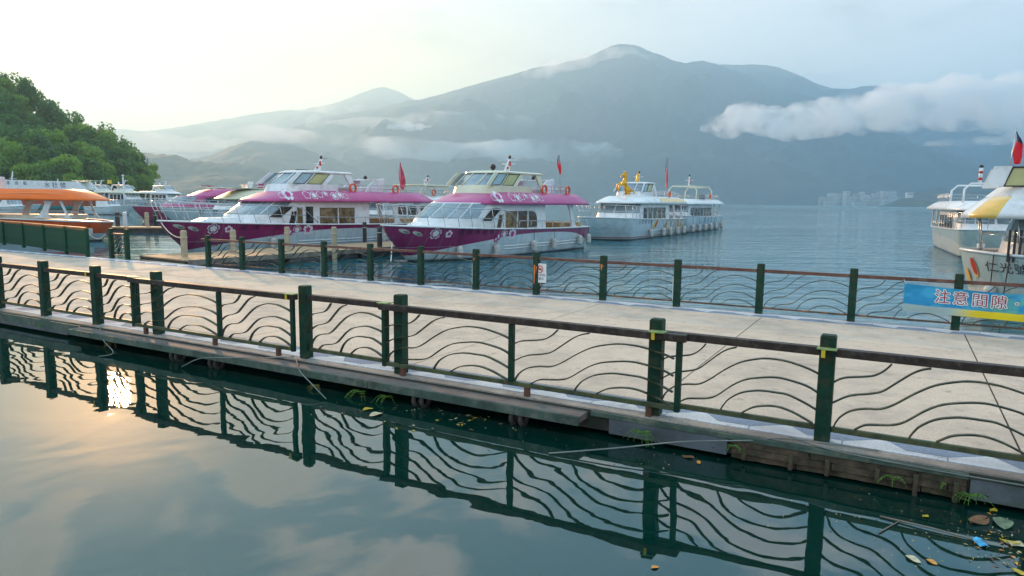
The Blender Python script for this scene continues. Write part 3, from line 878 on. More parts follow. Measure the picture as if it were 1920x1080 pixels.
def livery(name, upper, lower, pts, stripes=()):
    """hull paint: upper colour above a curve of height against length, lower colour below, thin stripes"""
    m = bpy.data.materials.new(name); m.use_nodes = True
    nt = m.node_tree; b = NB(nt); p = nt.nodes['Principled BSDF']
    tcv = b.n('ShaderNodeTexCoord').outputs['Object']
    X, Y, Z = b.xyz(tcv)
    fc = b.n('ShaderNodeFloatCurve')
    b.put(fc.inputs['Value'], b.m('DIVIDE', X, 20.0, clamp=True))
    c = fc.mapping.curves[0]
    for i, (s, z) in enumerate(pts):
        if i < 2: c.points[i].location = (s / 20, z / 2.5)
        else: c.points.new(s / 20, z / 2.5)
    c.points[0].location = (pts[0][0] / 20, pts[0][1] / 2.5)
    fc.mapping.update()
    zb = b.m('MULTIPLY', fc.outputs[0], 2.5)
    f = b.ramp(b.m('SUBTRACT', Z, zb), -.012, .012, smooth=False)
    var = b.ramp(b.noise(tcv, 1.4, 5, .6), .3, .7, .88, 1.08)
    streak = b.ramp(b.noise(b.comb(b.m('MULTIPLY', X, 6.), 0, b.m('MULTIPLY', Z, .5)), 1.2, 4, .6), .50, .8, 0, .5)
    col = b.mix(f, lower, upper)
    for z0, z1, cc in stripes:
        g = b.m('MULTIPLY', b.ramp(b.m('SUBTRACT', Z, z0), -.006, .006, smooth=False), b.ramp(b.m('SUBTRACT', z1, Z), -.006, .006, smooth=False))
        col = b.mix(g, col, cc)
    col = b.mix(streak, col, (.26, .22, .16))
    col = b.mix(b.ramp(Z, .02, .16, 1, 0), col, (.05, .035, .03))
    col = b.vm('SCALE', col, scale=var)
    nt.links.new(col, p.inputs['Base Color'])
    p.inputs['Roughness'].default_value = .28; p.inputs['Coat Weight'].default_value = .4; p.inputs['Coat Roughness'].default_value = .08
    return m

class Boat:
    def __init__(s, tip, d, label, L=17., B=2.15, zb=1.78, zs=1.40, rake=1.7, entry=6., hull=None, side=-1, name='tour_boat', group=None, wlr=.80, fpow=.62):
        s.L, s.B, s.zb, s.zs, s.rake, s.entry, s.side, s.wlr, s.fpow = L, B, zb, zs, rake, entry, side, wlr, fpow
        d = Vector((d[0], d[1], 0)).normalized(); s.d = d
        s.root = empty(name, (tip[0], tip[1], 0), math.atan2(d.y, d.x), label, 'boat', group)
        s.hull(hull or BWHITE)
    def sheer(s, x):
        q = max(0, min(1, x / s.L)); return s.zs + (s.zb - s.zs) * (1 - q) ** 2.2
    def stem(s, z): return s.rake * (1 - max(-.6, min(1.05, z / s.zb))) ** 1.25 if z < s.zb else 0
    def W(s, x, z):
        t = max(0., min(1., (x - s.stem(z)) / s.entry))
        sh = s.sheer(x)
        k = s.wlr + (1 - s.wlr) * max(0., min(1., z / sh)) ** .8
        if z < 0: k = s.wlr * (1 + z * .5)
        tail = 1 - .10 * max(0, (x - s.L * .7) / (s.L * .3)) ** 2
        return s.B * k * math.sin(math.pi / 2 * t) ** s.fpow * tail
    def hull(s, mat):
        NS, NZ = 34, 9
        mb = MB()
        for sg in (-1, 1):
            vs = []
            for i in range(NS + 1):
                q = (i / NS) ** 1.5
                for j in range(NZ + 1):
                    zz = -.45 + j / NZ * 1.0
                    top = None
                    x_ = q * s.L
                    z = -.45 + (s.sheer(x_) + .45) * j / NZ
                    st = s.stem(z); x = st + q * (s.L - st)
                    z = -.45 + (s.sheer(x) + .45) * j / NZ
                    vs.append((x, sg * s.W(x, z), z))
            fs = [(i * (NZ + 1) + j, i * (NZ + 1) + j + 1, (i + 1) * (NZ + 1) + j + 1, (i + 1) * (NZ + 1) + j) for i in range(NS) for j in range(NZ)]
            mb.add(vs, fs, True)
        n = (NS + 1) * (NZ + 1)
        mb.f.append(tuple([NS * (NZ + 1) + j for j in range(NZ + 1)] + [n + NS * (NZ + 1) + j for j in range(NZ, -1, -1)])); mb.mi.append(0); mb.smooth.append(False)
        s.hullo = mb.build('hull', mat, s.root)
        # deck a little below the rail
        mb = MB(); xs = [.25 + (s.L - .3) * i / 24 for i in range(25)]
        vs = []
        for x in xs:
            z = s.sheer(x) - .07; vs += [(x, -s.W(x, z) + .02, z), (x, s.W(x, z) - .02, z)]
        mb.add(vs, [(2 * i, 2 * i + 1, 2 * i + 3, 2 * i + 2) for i in range(24)]); mb.build('deck', BWHITE, s.root)
        mb = MB()
        for sg in (-1, 1):
            pts = [(x, sg * (s.W(x, s.sheer(x)) + .01), s.sheer(x)) for x in [s.L * (i / 30) ** 1.4 for i in range(31)]]
            mb.tube(pts, .045, 6)
        mb.tube([(s.L, -s.W(s.L, s.zs), s.zs), (s.L, s.W(s.L, s.zs), s.zs)], .045, 6)
        mb.build('gunwale', BWHITE, s.root)
    def hp(s, x, z, off=.012):
        """point on the visible hull side"""
        e = .05
        w = s.W(x, z)
        return Vector((x, s.side * (w + off), z)) + Vector((-off * (s.W(x + e, z) - w) / e, 0, 0))
    def hdecal(s, vs, fs, x, z, mat, name, shear=0., off=.014, sc=1.):
        mirror = -1 if s.side > 0 else 1
        mb = MB(); mb.add([s.hp(x + mirror * sc * (a + shear * b), z + sc * b, off) for a, b, *_ in vs], fs)
        return mb.build(name, mat, s.hullo)
    def htext(s, body, x, z, size, mat, shear=.2, gap=None, off=.014):
        if gap is None: gap = size * 1.25
        o = []
        for i, ch in enumerate(body):
            vs, fs = text_mesh(ch, size); s.hdecal(vs, fs, x + i * gap, z, mat, 'lettering', shear, off)
    def blossom(s, x, z, r, surf=None, parent=None, core=True, solid=None, off=.014):
        """five-petalled flower print: outline ring and petals"""
        surf = surf or (lambda a, b, o: s.hp(a, b, o))
        parent = parent or s.hullo
        out, inn = [], []
        N = 50
        for k in range(N):
            a = 2 * math.pi * k / N
            pr = abs(math.cos(a * 2.5)) ** .6
            notch = 1 - .16 * max(0, math.cos(5 * a)) ** 8
            rr = r * (.55 + .45 * pr) * notch
            out.append((rr * math.sin(a), rr * math.cos(a))); inn.append((rr * .84 * math.sin(a), rr * .84 * math.cos(a)))
        if solid is None:
            mb = MB()
            mb.add([surf(x + a, z + b, off) for a, b in out] + [surf(x + a, z + b, off) for a, b in inn], [(k, (k + 1) % N, N + (k + 1) % N, N + k) for k in range(N)])
            if core:
                mb.add([surf(x, z, off)] + [surf(x + a * .58, z + b * .58, off) for a, b in out], [(0, 1 + k, 1 + (k + 1) % N) for k in range(N)])
            mb.build('blossom', SCREENP, parent)
        else:
            mb = MB(); mb.add([surf(x, z, off)] + [surf(x + a, z + b, off) for a, b in out], [(0, 1 + k, 1 + (k + 1) % N) for k in range(N)])
            mb.build('blossom', solid, parent)
            mb = MB(); mb.add([surf(x, z, off * 1.6)] + [surf(x + a * .5, z + b * .5, off * 1.6) for a, b in out], [(0, 1 + k, 1 + (k + 1) % N) for k in range(N)])
            mb.build('blossom', FLOWP if solid is SCREENP else SCREENP, parent)
    @staticmethod
    def outline(x0, x1, w, nose, n=9, k=.6, z=0., sag=0.):
        """plan outline: rounded nose at x0, square stern at x1"""
        half = []
        for i in range(n + 1):
            a = math.pi / 2 * i / n
            half.append((x0 + nose * (1 - math.cos(a)), w * math.sin(a) ** k))
        for i in range(1, 7): half.append((x0 + nose + (x1 - x0 - nose) * i / 6, w))
        pts = [(x, -y, z) for x, y in half[1:]]
        return [(half[0][0], 0, z)] + pts + [(x, y, z) for x, y in reversed(half[1:])]
    def cabin(s, x0=2.4, x1=11.3, w=1.85, z0=None, zsill=2.0, ztop=2.85, rakeb=.5, rakew=1.9, nose=2.6, mat=None, panes=(1, 2, 3, 4, 5), glass=None):
        z0 = s.zs - .15
        A = s.outline(x0, x1, w, nose, z=z0 + .0); Bo = s.outline(x0 + rakeb, x1, w, nose, z=zsill); C_ = s.outline(x0 + rakew, x1, w - .05, nose * .8, z=ztop)
        s.cab = (x0, x1, w)
        mb = MB(); mb.loft([A, Bo, C_], True, True); c = mb.build('cabin_wall', mat or BWHITE, s.root)
        s.cabo = c
        n = len(Bo)
        # wrap-around windscreen panes on the raked nose
        segs = [(0, 2), (2, 4), (4, 7)]
        for a, b_ in segs:
            for sg in (1, -1):
                i0, i1 = (a, b_) if sg > 0 else (-a, -b_)
                P0, P1, Q0, Q1 = (Vector(Bo[i0 % n]), Vector(Bo[i1 % n]), Vector(C_[i0 % n]), Vector(C_[i1 % n]))
                N_ = (P1 - P0).cross(Q0 - P0).normalized()
                if N_.x > 0: N_ = -N_
                def bl(u, v): return (P0 * (1 - u) + P1 * u) * (1 - v) + (Q0 * (1 - u) + Q1 * u) * v
                e = .08
                # follow intermediate outline points so that the pane hugs the curve
                idx = list(range(a, b_ + 1))
                lo = [Vector(Bo[(sg * i) % n]) for i in idx]; hi = [Vector(C_[(sg * i) % n]) for i in idx]
                def pt(u, v):
                    f = u * (len(idx) - 1); i = min(int(f), len(idx) - 2); g = f - i
                    return (lo[i] * (1 - g) + lo[i + 1] * g) * (1 - v) + (hi[i] * (1 - g) + hi[i + 1] * g) * v + N_ * .02
                mb = MB(); us = [.05 + .9 * k / 6 for k in range(7)]
                mb.add([pt(u, .08) for u in us] + [pt(u, .93) for u in us], [(k, k + 1, 8 + k, 7 + k) for k in range(6)])
                mb.build('windscreen', glass or GLASS_S, c)
    def sidewin(s, x0, x1, z0, z1, mat=GLASS, shear=0., arch=0., frame=BWHITE, depth=.03, name='window'):
        """window on both cabin sides"""
        w = s.cab[2]
        for sg in (-1, 1):
            def P(x, z, o=.0): return (x + shear * (z - z0), sg * (w + o), z)
            pts = [P(x0, z0, .004), P(x1, z0, .004), P(x1, z1 - arch, .004)]
            if arch: pts += [P(x1 - arch * (1 - math.cos(a)), z1 - arch + arch * math.sin(a), .004) for a in (.4, .8, 1.2, 1.57)]
            else: pts[-1] = P(x1, z1, .004)
            pts += [P(x0, z1, .004)]
            mb = MB(); mb.add(pts, [tuple(range(len(pts)))]); g = mb.build(name, mat, s.cabo)
            mb = MB(); mb.tube([(p[0], sg * (w + .012), p[2]) for p in pts], .022, 4, closed=True); mb.build('frame', frame, g)
    def roof(s, x0=3.9, x1=15.9, w=2.25, z0=2.74, z1=3.42, inset=.5, nose=4.2, mat=None, noseup=2.2, tail=1.0):
        m = mat or BPINK
        s.rf = dict(x0=x0, x1=x1, w=w, z0=z0, z1=z1, inset=inset, nose=nose, noseup=noseup, tail=tail)
        A = s.outline(x0 + .15, x1 - .1, w - .12, nose, z=z0 + .02, n=12)
        Bo = s.outline(x0, x1, w, nose, z=z0 + .03, n=12)
        C_ = s.outline(x0 + .12 * noseup, x1 - .12 * tail, w - .02, nose, z=z0 + .17, n=12)
        D = s.outline(x0 + .62 * noseup, x1 - .7 * tail, w - inset * .55, nose * .8, z=z0 + (z1 - z0) * .74, n=12)
        E_ = s.outline(x0 + noseup, x1 - tail, w - inset, nose * .65, z=z1, n=12)
        for R_ in (A, Bo, C_, D, E_):   # nose dips slightly
            for i, p in enumerate(R_):
                pass
        mb = MB(); mb.loft([A, Bo, C_, D, E_], True, True, smooth=True)
        s.roofo = mb.build('roof', m, s.root)
        s.roofo.data.polygons.foreach_set('use_smooth', [len(p.vertices) == 4 for p in s.roofo.data.polygons])
        s.rC, s.rD, s.rE = C_, D, E_
    def rsurf(s, x, v, off=.012):
        """point on visible roof side: v 0..1 from the rim up"""
        R_ = s.rf; zt = R_['z0'] + .17; zm = R_['z0'] + (R_['z1'] - R_['z0']) * .74
        w0, w1, w2 = R_['w'] - .02, R_['w'] - R_['inset'] * .55, R_['w'] - R_['inset']
        if v < .6: q = v / .6; return Vector((x, s.side * (w0 + (w1 - w0) * q + off), zt + (zm - zt) * q + off * .8))
        q = (v - .6) / .4; return Vector((x, s.side * (w1 + (w2 - w1) * q + off * .7), zm + (R_['z1'] - zm) * q + off))
    def fly(s, x0=5.9, x1=12., w=1.35, z0=3.33, zs=3.78, z1=4.45, mat=None, open_=True, wins=((.30, 1.15), (1.28, 2.35)), glass=(GLASS_B, GLASS_Y), coam=None, frontg=None, xr=None, legx=None, rk=.85):
        m = mat or BWHITE
        coam = coam or x0 + 4.2
        H = (z1 - z0)
        A = s.outline(x0, coam, w, .9, z=z0); Bo = s.outline(x0 + .3, coam, w, .8, z=zs)
        mb = MB(); mb.loft([A, Bo], True, True); f = mb.build('flybridge', m, s.root); s.flyo = f
        C_ = s.outline(x0 + 1.25, coam + .1, w - .1, .7, z=z1)
        # pillars between coaming and hard top, with glass between
        n = len(Bo)
        mb = MB()
        xa = x0 + .35
        for sg in (-1, 1):
            wS = lambda z: w - .1 * (z - zs) / (z1 - zs) - .01
            xs = [0, wins[0][0], wins[0][1], wins[1][0], wins[1][1], wins[1][1] + .35]
            for u0, u1 in ((-.05, wins[0][0]), (wins[0][1], wins[1][0]), (wins[1][1], wins[1][1] + .4)):
                b0 = Vector((xa + u0 - .35, sg * wS(zs), zs)); b1 = Vector((xa + u1 - .35, sg * wS(zs), zs))
                t0 = b0 + Vector((rk, -sg * .1, z1 - zs)); t1 = b1 + Vector((rk, -sg * .1, z1 - zs))
                i_ = Vector((0, -sg * .06, 0))
                mb = MB(); mb.add([b0, b1, t1, t0, b0 + i_, b1 + i_, t1 + i_, t0 + i_], [(0, 1, 2, 3), (7, 6, 5, 4), (0, 4, 5, 1), (2, 6, 7, 3), (1, 5, 6, 2), (0, 3, 7, 4)]); mb.build('window_pillar', m, f)
        for (u0, u1), g in zip(wins, glass):
            for sg in (-1, 1):
                b0 = Vector((xa + u0 - .33, sg * (w - .03), zs)); b1 = Vector((xa + u1 - .37, sg * (w - .03), zs))
                up = Vector((rk, -sg * .1, z1 - zs))
                pts = [b0 + up * .02, b1 + up * .02, b1 + up * .94, b0 + up * .94]
                mb = MB(); mb.add(pts, [(0, 1, 2, 3)]); go = mb.build('window', g, f)
                mb = MB(); mb.tube([p + Vector((0, sg * .02, 0)) for p in pts], .028, 4, closed=True); mb.build('frame', FRAMEB, go)
        # windscreen
        fr = [Vector(Bo[i]) for i in (5, 3, 1, 0, -1, -3, -5)]
        to = [Vector((C_[i][0] - .0, C_[i][1], z1)) for i in (5, 3, 1, 0, -1, -3, -5)]
        mb = MB(); mb.add(fr + to, [(i, i + 1, 8 + i, 7 + i) for i in range(6)]); mb.build('windscreen', frontg or GLASS_S, f)
        for k in (0, 2, 4, 6): MB().tube([fr[k] + Vector((-.02, 0, 0)), to[k] + Vector((-.02, 0, 0))], .05, 5).build('windscreen_pillar', m, f)
        xr = xr or x1
        T0 = s.outline(x0 + 1.15, xr, w - .05, .7, z=z1 - .01); T1 = s.outline(x0 + 1.2, xr + .02, w - .03, .7, z=z1 + .06); T2 = s.outline(x0 + 1.45, xr - .15, w - .25, .8, z=z1 + .13)
        mb = MB(); mb.loft([T0, T1, T2], True, True); s.topo = mb.build('hard_top', m, s.root); s.ztop = z1 + .13
        lx = legx or xr - .35
        for sg in (-1, 1):
            mb = MB(); a = Vector((lx, sg * (w - .15), z1)); b_ = Vector((lx + .35, sg * (w + .02), z0))
            mb.loft([[b_ + Vector((dx, dy, 0)) for dx, dy in ((-.12, -.05), (.16, -.05), (.16, .05), (-.12, .05))], [a + Vector((dx, dy, 0)) for dx, dy in ((-.35, -.05), (.2, -.05), (.2, .05), (-.35, .05))]])
            mb.build('rear_leg', m, f)
    def mast(s, x, z=None, h=.95, mat=None, red=True, lean=.35):
        z = z or s.ztop
        mb = MB(); mb.loft([[(x + a, b, z - .02) for a, b in ((-.22, -.07), (.22, -.07), (.22, .07), (-.22, .07))], [(x + lean + a, b, z + h * .8) for a, b in ((-.07, -.05), (.07, -.05), (.07, .05), (-.07, .05))]])
        mb.tube([(x + lean * .6, -.45, z + h * .5), (x + lean * .6, .45, z + h * .5)], .03, 5)
        m_ = mb.build('mast', mat or BWHITE, s.root)
        mb = MB()
        for a, q in ((-.18, .25), (.0, .45), (-.08, .60)): mb.ball((x + a + lean * q, s.side * .16, z + h * q), .075, 7, 5)
        if red: mb.build('signal_lamp', REDP, m_)
        mb = MB(); mb.ball((x + lean, 0, z + h * .92), .085, 8, 6, (1, 1, 1.3)); mb.tube([(x + lean - .05, 0, z + h * .88), (x + lean + .5, 0, z + h * .86)], .012, 4); mb.build('lamp', BLACKP, m_)
    def dome(s, x, y=0., r=.17, mat=None):
        mb = MB(); mb.tube([(x, y, s.ztop - .01), (x, y, s.ztop + .12)], .05, 6); mb.ball((x, y, s.ztop + .24), r, 10, 7); mb.build('searchlight', mat or BLACKP, s.root)
    def toprail(s, x0, x1, w=1.65, z0=3.33, h=.5, n=None, rear=True):
        n = n or max(3, int((x1 - x0) / .62))
        mb = MB()
        for sg in (-1, 1):
            for i in range(n + 1):
                x = x0 + (x1 - x0) * i / n; mb.tube([(x + .05, sg * w, z0), (x, sg * w, z0 + h)], .016, 4)
            for hh in (h, h * .55): mb.tube([(x0, sg * w, z0 + hh), (x1, sg * w, z0 + hh)], .018, 4)
        if rear:
            for i in range(5): y = -w + 2 * w * i / 4; mb.tube([(x1, y, z0), (x1, y, z0 + h)], .016, 4)
            for hh in (h, h * .55): mb.tube([(x1, -w, z0 + hh), (x1, w, z0 + hh)], .018, 4)
        mb.build('upper_railing', STEEL, s.root)
    def bowrail(s, x1=7.6, h=.98, n=9, x0=.15, lean=-.38):
        mb = MB()
        for sg in (-1, 1):
            def q(x, hh):
                z = s.sheer(x); y = max(.04, s.W(x, z) - .10) * sg
                return Vector((x + lean * hh / h, y * (1 + .05 * hh), z + hh))
            for i in range(n):
                x = x0 + (x1 - x0) * i / n; mb.tube([q(x, -.03), q(x, h)], .019, 4)
            m_ = 18
            mb.tube([q(x0 + (x1 - x0 - .6) * i / m_, h) for i in range(m_ + 1)] + [q(x1, h * .82), q(x1 + .7, h * .1)], .024, 5)
            mb.tube([q(x0 + (x1 - x0) * i / m_, h * .52) for i in range(m_ + 1)], .017, 4)
        mb.tube([(x0 + lean, -.06, s.sheer(x0) + h), (x0 + lean, .06, s.sheer(x0) + h)], .024, 5)
        mb.build('bow_railing', STEEL, s.root)
    def siderail(s, x0, x1, h=.45):
        mb = MB()
        for sg in (-1, 1):
            n = max(2, int((x1 - x0) / 1.1))
            for i in range(n + 1):
                x = x0 + (x1 - x0) * i / n; z = s.sheer(x); y = sg * (s.W(x, z) - .06); mb.tube([(x, y, z), (x, y, z + h)], .017, 4)
            mb.tube([(x0 + (x1 - x0) * i / 6, sg * (s.W(x0 + (x1 - x0) * i / 6, s.zs) - .06), s.sheer(x0 + (x1 - x0) * i / 6) + h) for i in range(7)], .02, 4)
        mb.build('side_railing', STEEL, s.root)
    def fender(s, x, z=.45, r=.17, h=.62, mat=None):
        y = s.side * (s.W(x, z + .2) + r + .02)
        mb = MB(); prof = [(0, .03), (.05, .6), (.14, .95), (.3, 1), (.7, 1), (.86, .95), (.95, .6), (1, .2)]
        mb.loft([[(x + r * k * math.cos(a * math.pi / 5), y + r * k * math.sin(a * math.pi / 5), z - h / 2 + h * t) for a in range(10)] for t, k in prof], smooth=True)
        f = mb.build('fender', mat or FENDER, s.root)
        mb = MB(); mb.tube([(x, y, z + h / 2), (x, s.side * (s.W(x, s.sheer(x)) + .03), s.sheer(x) + .05)], .014, 4); mb.build('fender_rope', ROPED, f)
    def ring(s, x, w=1.68, z=3.62, r=.24, y=None):
        mb = MB()
        y = s.side * (w + .05) if y is None else y
        mb.tube([(x + r * math.cos(k * math.pi / 9), y, z + r * math.sin(k * math.pi / 9)) for k in range(18)], .06, 6, closed=True)
        o = mb.build('life_ring', LIFER, s.root)
    def flag(s, x, z0, z1, mat=FLAGR, tilt=-.5, canton=True, y=0., h=1.25, wd=.34, drop=.0):
        mb = MB(); a = Vector((x, y, z0)); b_ = Vector((x + tilt, y, z1)); mb.tube([a, b_], .018, 5); p = mb.build('flagpole', STEEL, s.root)
        mb = MB(); n = 12; vs = []
        for i in range(n + 1):
            t = i / n; c = b_ + (a - b_).normalized() * .06 + Vector((0, 0, -h * t)) + Vector((.03 * math.sin(t * 7), .05 * math.sin(t * 5), 0))
            ww = wd * (.15 + .85 * math.sin(min(1, t * 1.5) * 1.4)) * (1 - .5 * max(0, t - .75) * 4 * .7)
            for k in range(5): vs.append(c + Vector((ww * k / 4, .06 * math.sin(k * 2.2 + t * 4), -.10 * k / 4 * (1 - t))))
        mb.add(vs, [(i * 5 + k, i * 5 + k + 1, i * 5 + k + 6, i * 5 + k + 5) for i in range(n) for k in range(4)], True)
        if canton:
            for j in range(4 * 4): mb.mi[-(4 * n) + j] = 1
        mb.build('flag', [mat, NAVY], p)
    def eye(s, x, z, a=.34):
        """hawse recess on the bow"""
        N = 20
        mb = MB(); mb.add([s.hp(x, z, .02)] + [s.hp(x + a * math.cos(k * 2 * math.pi / N) - .0, z + a * .38 * math.sin(k * 2 * math.pi / N) - .35 * a * math.cos(k * 2 * math.pi / N), .016) for k in range(N)], [(0, 1 + k, 1 + (k + 1) % N) for k in range(N)])
        e = mb.build('hawse_plate', FENDER, s.hullo)
        mb = MB(); mb.add([s.hp(x + a * .3, z - a * .12, .035)] + [s.hp(x + a * .3 + a * .5 * math.cos(k * 2 * math.pi / N), z - a * .12 + a * .22 * math.sin(k * 2 * math.pi / N) - .15 * a * math.cos(k * 2 * math.pi / N), .03) for k in range(N)], [(0, 1 + k, 1 + (k + 1) % N) for k in range(N)])
        mb.build('hawse_hole', material('hawse_grey', (.18, .2, .16), .6) if 'hawse_grey' not in bpy.data.materials else bpy.data.materials['hawse_grey'], e)
    def strakes(s, zs_=(.45, .75), x0=6., x1=None, mat=None, r=.035):
        mb = MB(); x1 = x1 or s.L - .2
        for z in zs_:
            mb.tube([s.hp(x0 + (x1 - x0) * i / 14, z + .02 * i / 14, .01) for i in range(15)], r, 4)
        mb.build('rubbing_strake', mat or BWHITE, s.root)
    def coach(s, x0=1.6, x1=4.2, w=1.1, h=.32):
        z = s.sheer(2.5) - .1
        A = s.outline(x0, x1, w, 1.8, z=z); Bo = s.outline(x0 + .9, x1, w * .85, 1.4, z=z + h)
        mb = MB(); mb.loft([A, Bo], True, True); mb.build('foredeck_trunk', BWHITE, s.root)
    def aft_pillar(s, x, dx=.5, mat=None, w=1.85, z1=2.86, wide=.34):
        for sg in (-1, 1):
            z0 = s.zs - .1
            rings = []
            for t in (0, .15, .4, .7, .9, 1):
                k = wide * (.5 + .9 * (2 * t - 1) ** 4 + (.2 if t < .1 else 0))
                xx = x - dx * t; z = z0 + (z1 - z0) * t
                rings.append([(xx - k, sg * w - .05, z), (xx + k, sg * w - .05, z), (xx + k, sg * w + .05, z), (xx - k, sg * w + .05, z)])
            mb = MB(); mb.loft(rings); mb.build('roof_pillar', mat or BWHITE, s.root)
    def transom(s, mat=None):
        z = s.zs
        mb = MB(); mb.box(s.L - 3.2, s.L - .5, -1.55, 1.55, z - .1, z + .28); mb.build('stern_bench', mat or WOODB, s.root)
        mb = MB(); mb.box(s.L, s.L + .55, -1.5, 1.5, .28, .36); mb.tube([(s.L + .1, -1, .3), (s.L + .4, -1.0, 1.1), (s.L, -1.0, z + .3)], .025, 5); mb.build('swim_platform', BWHITE, s.root)

PURPLE = (.26, .006, .095); PURPLE2 = (.32, .010, .12)
HP = livery('hull_purple_white', PURPLE, (.62, .68, .71), [(0, -.5), (1.2, .2), (3.0, .62), (6.0, 1.0), (8.0, 1.16), (12., 1.20), (14.5, 1.06), (17, .55), (20, .5)], stripes=((.70, .715, (.4, .43, .46)),))
def pink_boat(tip, label, long_=False, cream=False, txt='', group=None):
    L = 18.4 if long_ else 16.6
    b = Boat(tip, (.56, .83), label, L=L, hull=HP, group=group)
    b.coach()
    b.cabin(x0=3.6 if long_ else 2.6, x1=12.5 if long_ else 11.3)
    b.roof(x0=5.05 if long_ else 4.5, x1=18.3 if long_ else 15.9, noseup=2.0)
    b.transom()
    # raked side light and door
    b.sidewin(5.15, 5.9, 1.95, 2.55, GLASS, shear=1.45, frame=FRAMEB)
    b.sidewin(6.35, 6.75, 1.45, 2.25, GLASS, shear=.3)
    if long_:
        b.sidewin(6.95, 7.35, 1.45, 2.45, GOLDW); b.sidewin(7.55, 8.1, 1.42, 2.5, GLASS, name='door')
        b.sidewin(8.6, 9.9, 1.52, 2.42, GOLDW, frame=FRAMEB); b.sidewin(10.05, 11.25, 1.52, 2.42, GOLDW, frame=FRAMEB)
        b.aft_pillar(15.1); b.aft_pillar(17.4)
    else:
        b.sidewin(7.2, 8.25, 1.5, 2.42, GOLDW); b.sidewin(8.38, 9.3, 1.5, 2.42, GLASS); b.sidewin(9.42, 10.35, 1.5, 2.42, GLASS, arch=.5)
        b.aft_pillar(14.6, mat=BWHITE)
    fm = BCREAM if cream else BWHITE
    b.fly(mat=fm, x0=6.75 if long_ else 6.2, x1=11.9, xr=11.7, coam=10.4, w=1.4)
    b.mast(10.0 if long_ else 9.9)
    if cream: b.dome(8.6)
    else:
        mb = MB(); mb.box(8.6, 9.2, -.2, .2, b.ztop - .01, b.ztop + .07); mb.build('roof_hatch', BLACKP, b.root)
    b.toprail(10.2, b.L - 2.4, h=.52)
    # fin shaped radar arch behind the bridge
    for sg in (-1, 1):
        x = 13.6 if long_ else 12.4
        mb = MB(); prof = [(-.7, 0), (-.45, .45), (.1, .8), (.9, .98), (1.0, .9), (.75, 0)]
        pts = [(x + a, z + 3.33) for a, z in prof]
        mb.loft([[(a, sg * 1.05, z) for a, z in pts], [(a, sg * 1.15, z) for a, z in pts]]); mb.build('arch_fin', BWHITE, b.root)
    mb = MB(); mb.box(x + .1, x + .95, -1.05, 1.05, 4.16, 4.24); mb.build('arch_top', BWHITE, b.root)
    mb = MB(); mb.ball((x + .4, 0, 4.36), .13, 8, 6); mb.build('horn_lamp', BLACKP, b.root)
    b.ring(11.3); b.ring(15.0 if long_ else 14.0)
    b.bowrail(); b.siderail(8.2, b.L - .3, .42)
    b.strakes((.42, .58), 7.0)
    b.eye(.72, 1.50, .24); b.eye(1.3, 1.38, .24)
    b.blossom(2.15, 1.38, .30); b.blossom(2.85, 1.34, .20, solid=SCREENP)
    b.htext(txt, 3.55, 1.42, .40, INKD, shear=.15, gap=.52 if len(txt) > 4 else .66)
    b.blossom(6.25, 1.12, .24, solid=FLOWP); b.blossom(6.75, 1.22, .30); b.blossom(7.5, 1.22, .36, solid=SCREENP); b.blossom(6.1, .98, .17, solid=FLOWP)
    rs = lambda a, v, o: b.rsurf(a, v, o)
    def rb(x, v, r, **k):
        r *= 1.3
        z_sc = 1.0
        b.blossom(x, v, r, surf=lambda a, q, o: b.rsurf(a, v + (q - v) * 1.6, o), parent=b.roofo, **k)
    rb(6.2, .44, .30, solid=SCREENP, off=.02); rb(7.5, .46, .23, core=False); rb(8.0, .40, .21); rb(8.45, .50, .19, core=False); rb(8.9, .62, .15); rb(9.5, .38, .22); rb(9.95, .52, .22); rb(10.35, .36, .16, core=False)
    rb(5.75, .34, .16, core=False)
    return b

pb1 = pink_boat((-17.5, 34.5), 'pink-roofed tour boat moored on the left of the brown pier, longer one with all-white bridge', True, False, '鴻洋一號', None)
pb1.flag(17.3, 3.3, 5.6, mat=material('pennant_red_white', (.60, .06, .10), .6, var=.5, vscale=2), tilt=-.05, canton=False, h=1.9, wd=.55)
for x in (5.2, 13.5): pb1.fender(x, .55)
pb2 = pink_boat((-5.95, 32.2), 'pink-roofed tour boat on the right of the brown pier, with cream bridge and black searchlight', False, True, '瑋緯休閒號', None)
pb2.flag(16.2, 2.9, 6.0, tilt=-.45)
for x, z in ((3.6, .42), (6.1, .42), (9.6, .48), (11.8, .5), (15.0, .6), (16.3, .62)): pb2.fender(x, z, .17, .66)
# life-jacket locker and low second seat on the upper deck
for b, x in ((pb2, 11.0), (pb1, 12.0)):
    mb = MB(); mb.bbox(x, x + 1.6, -.8, .8, 3.33, 3.72, .04); mb.build('deck_locker', BWHITE, b.root)

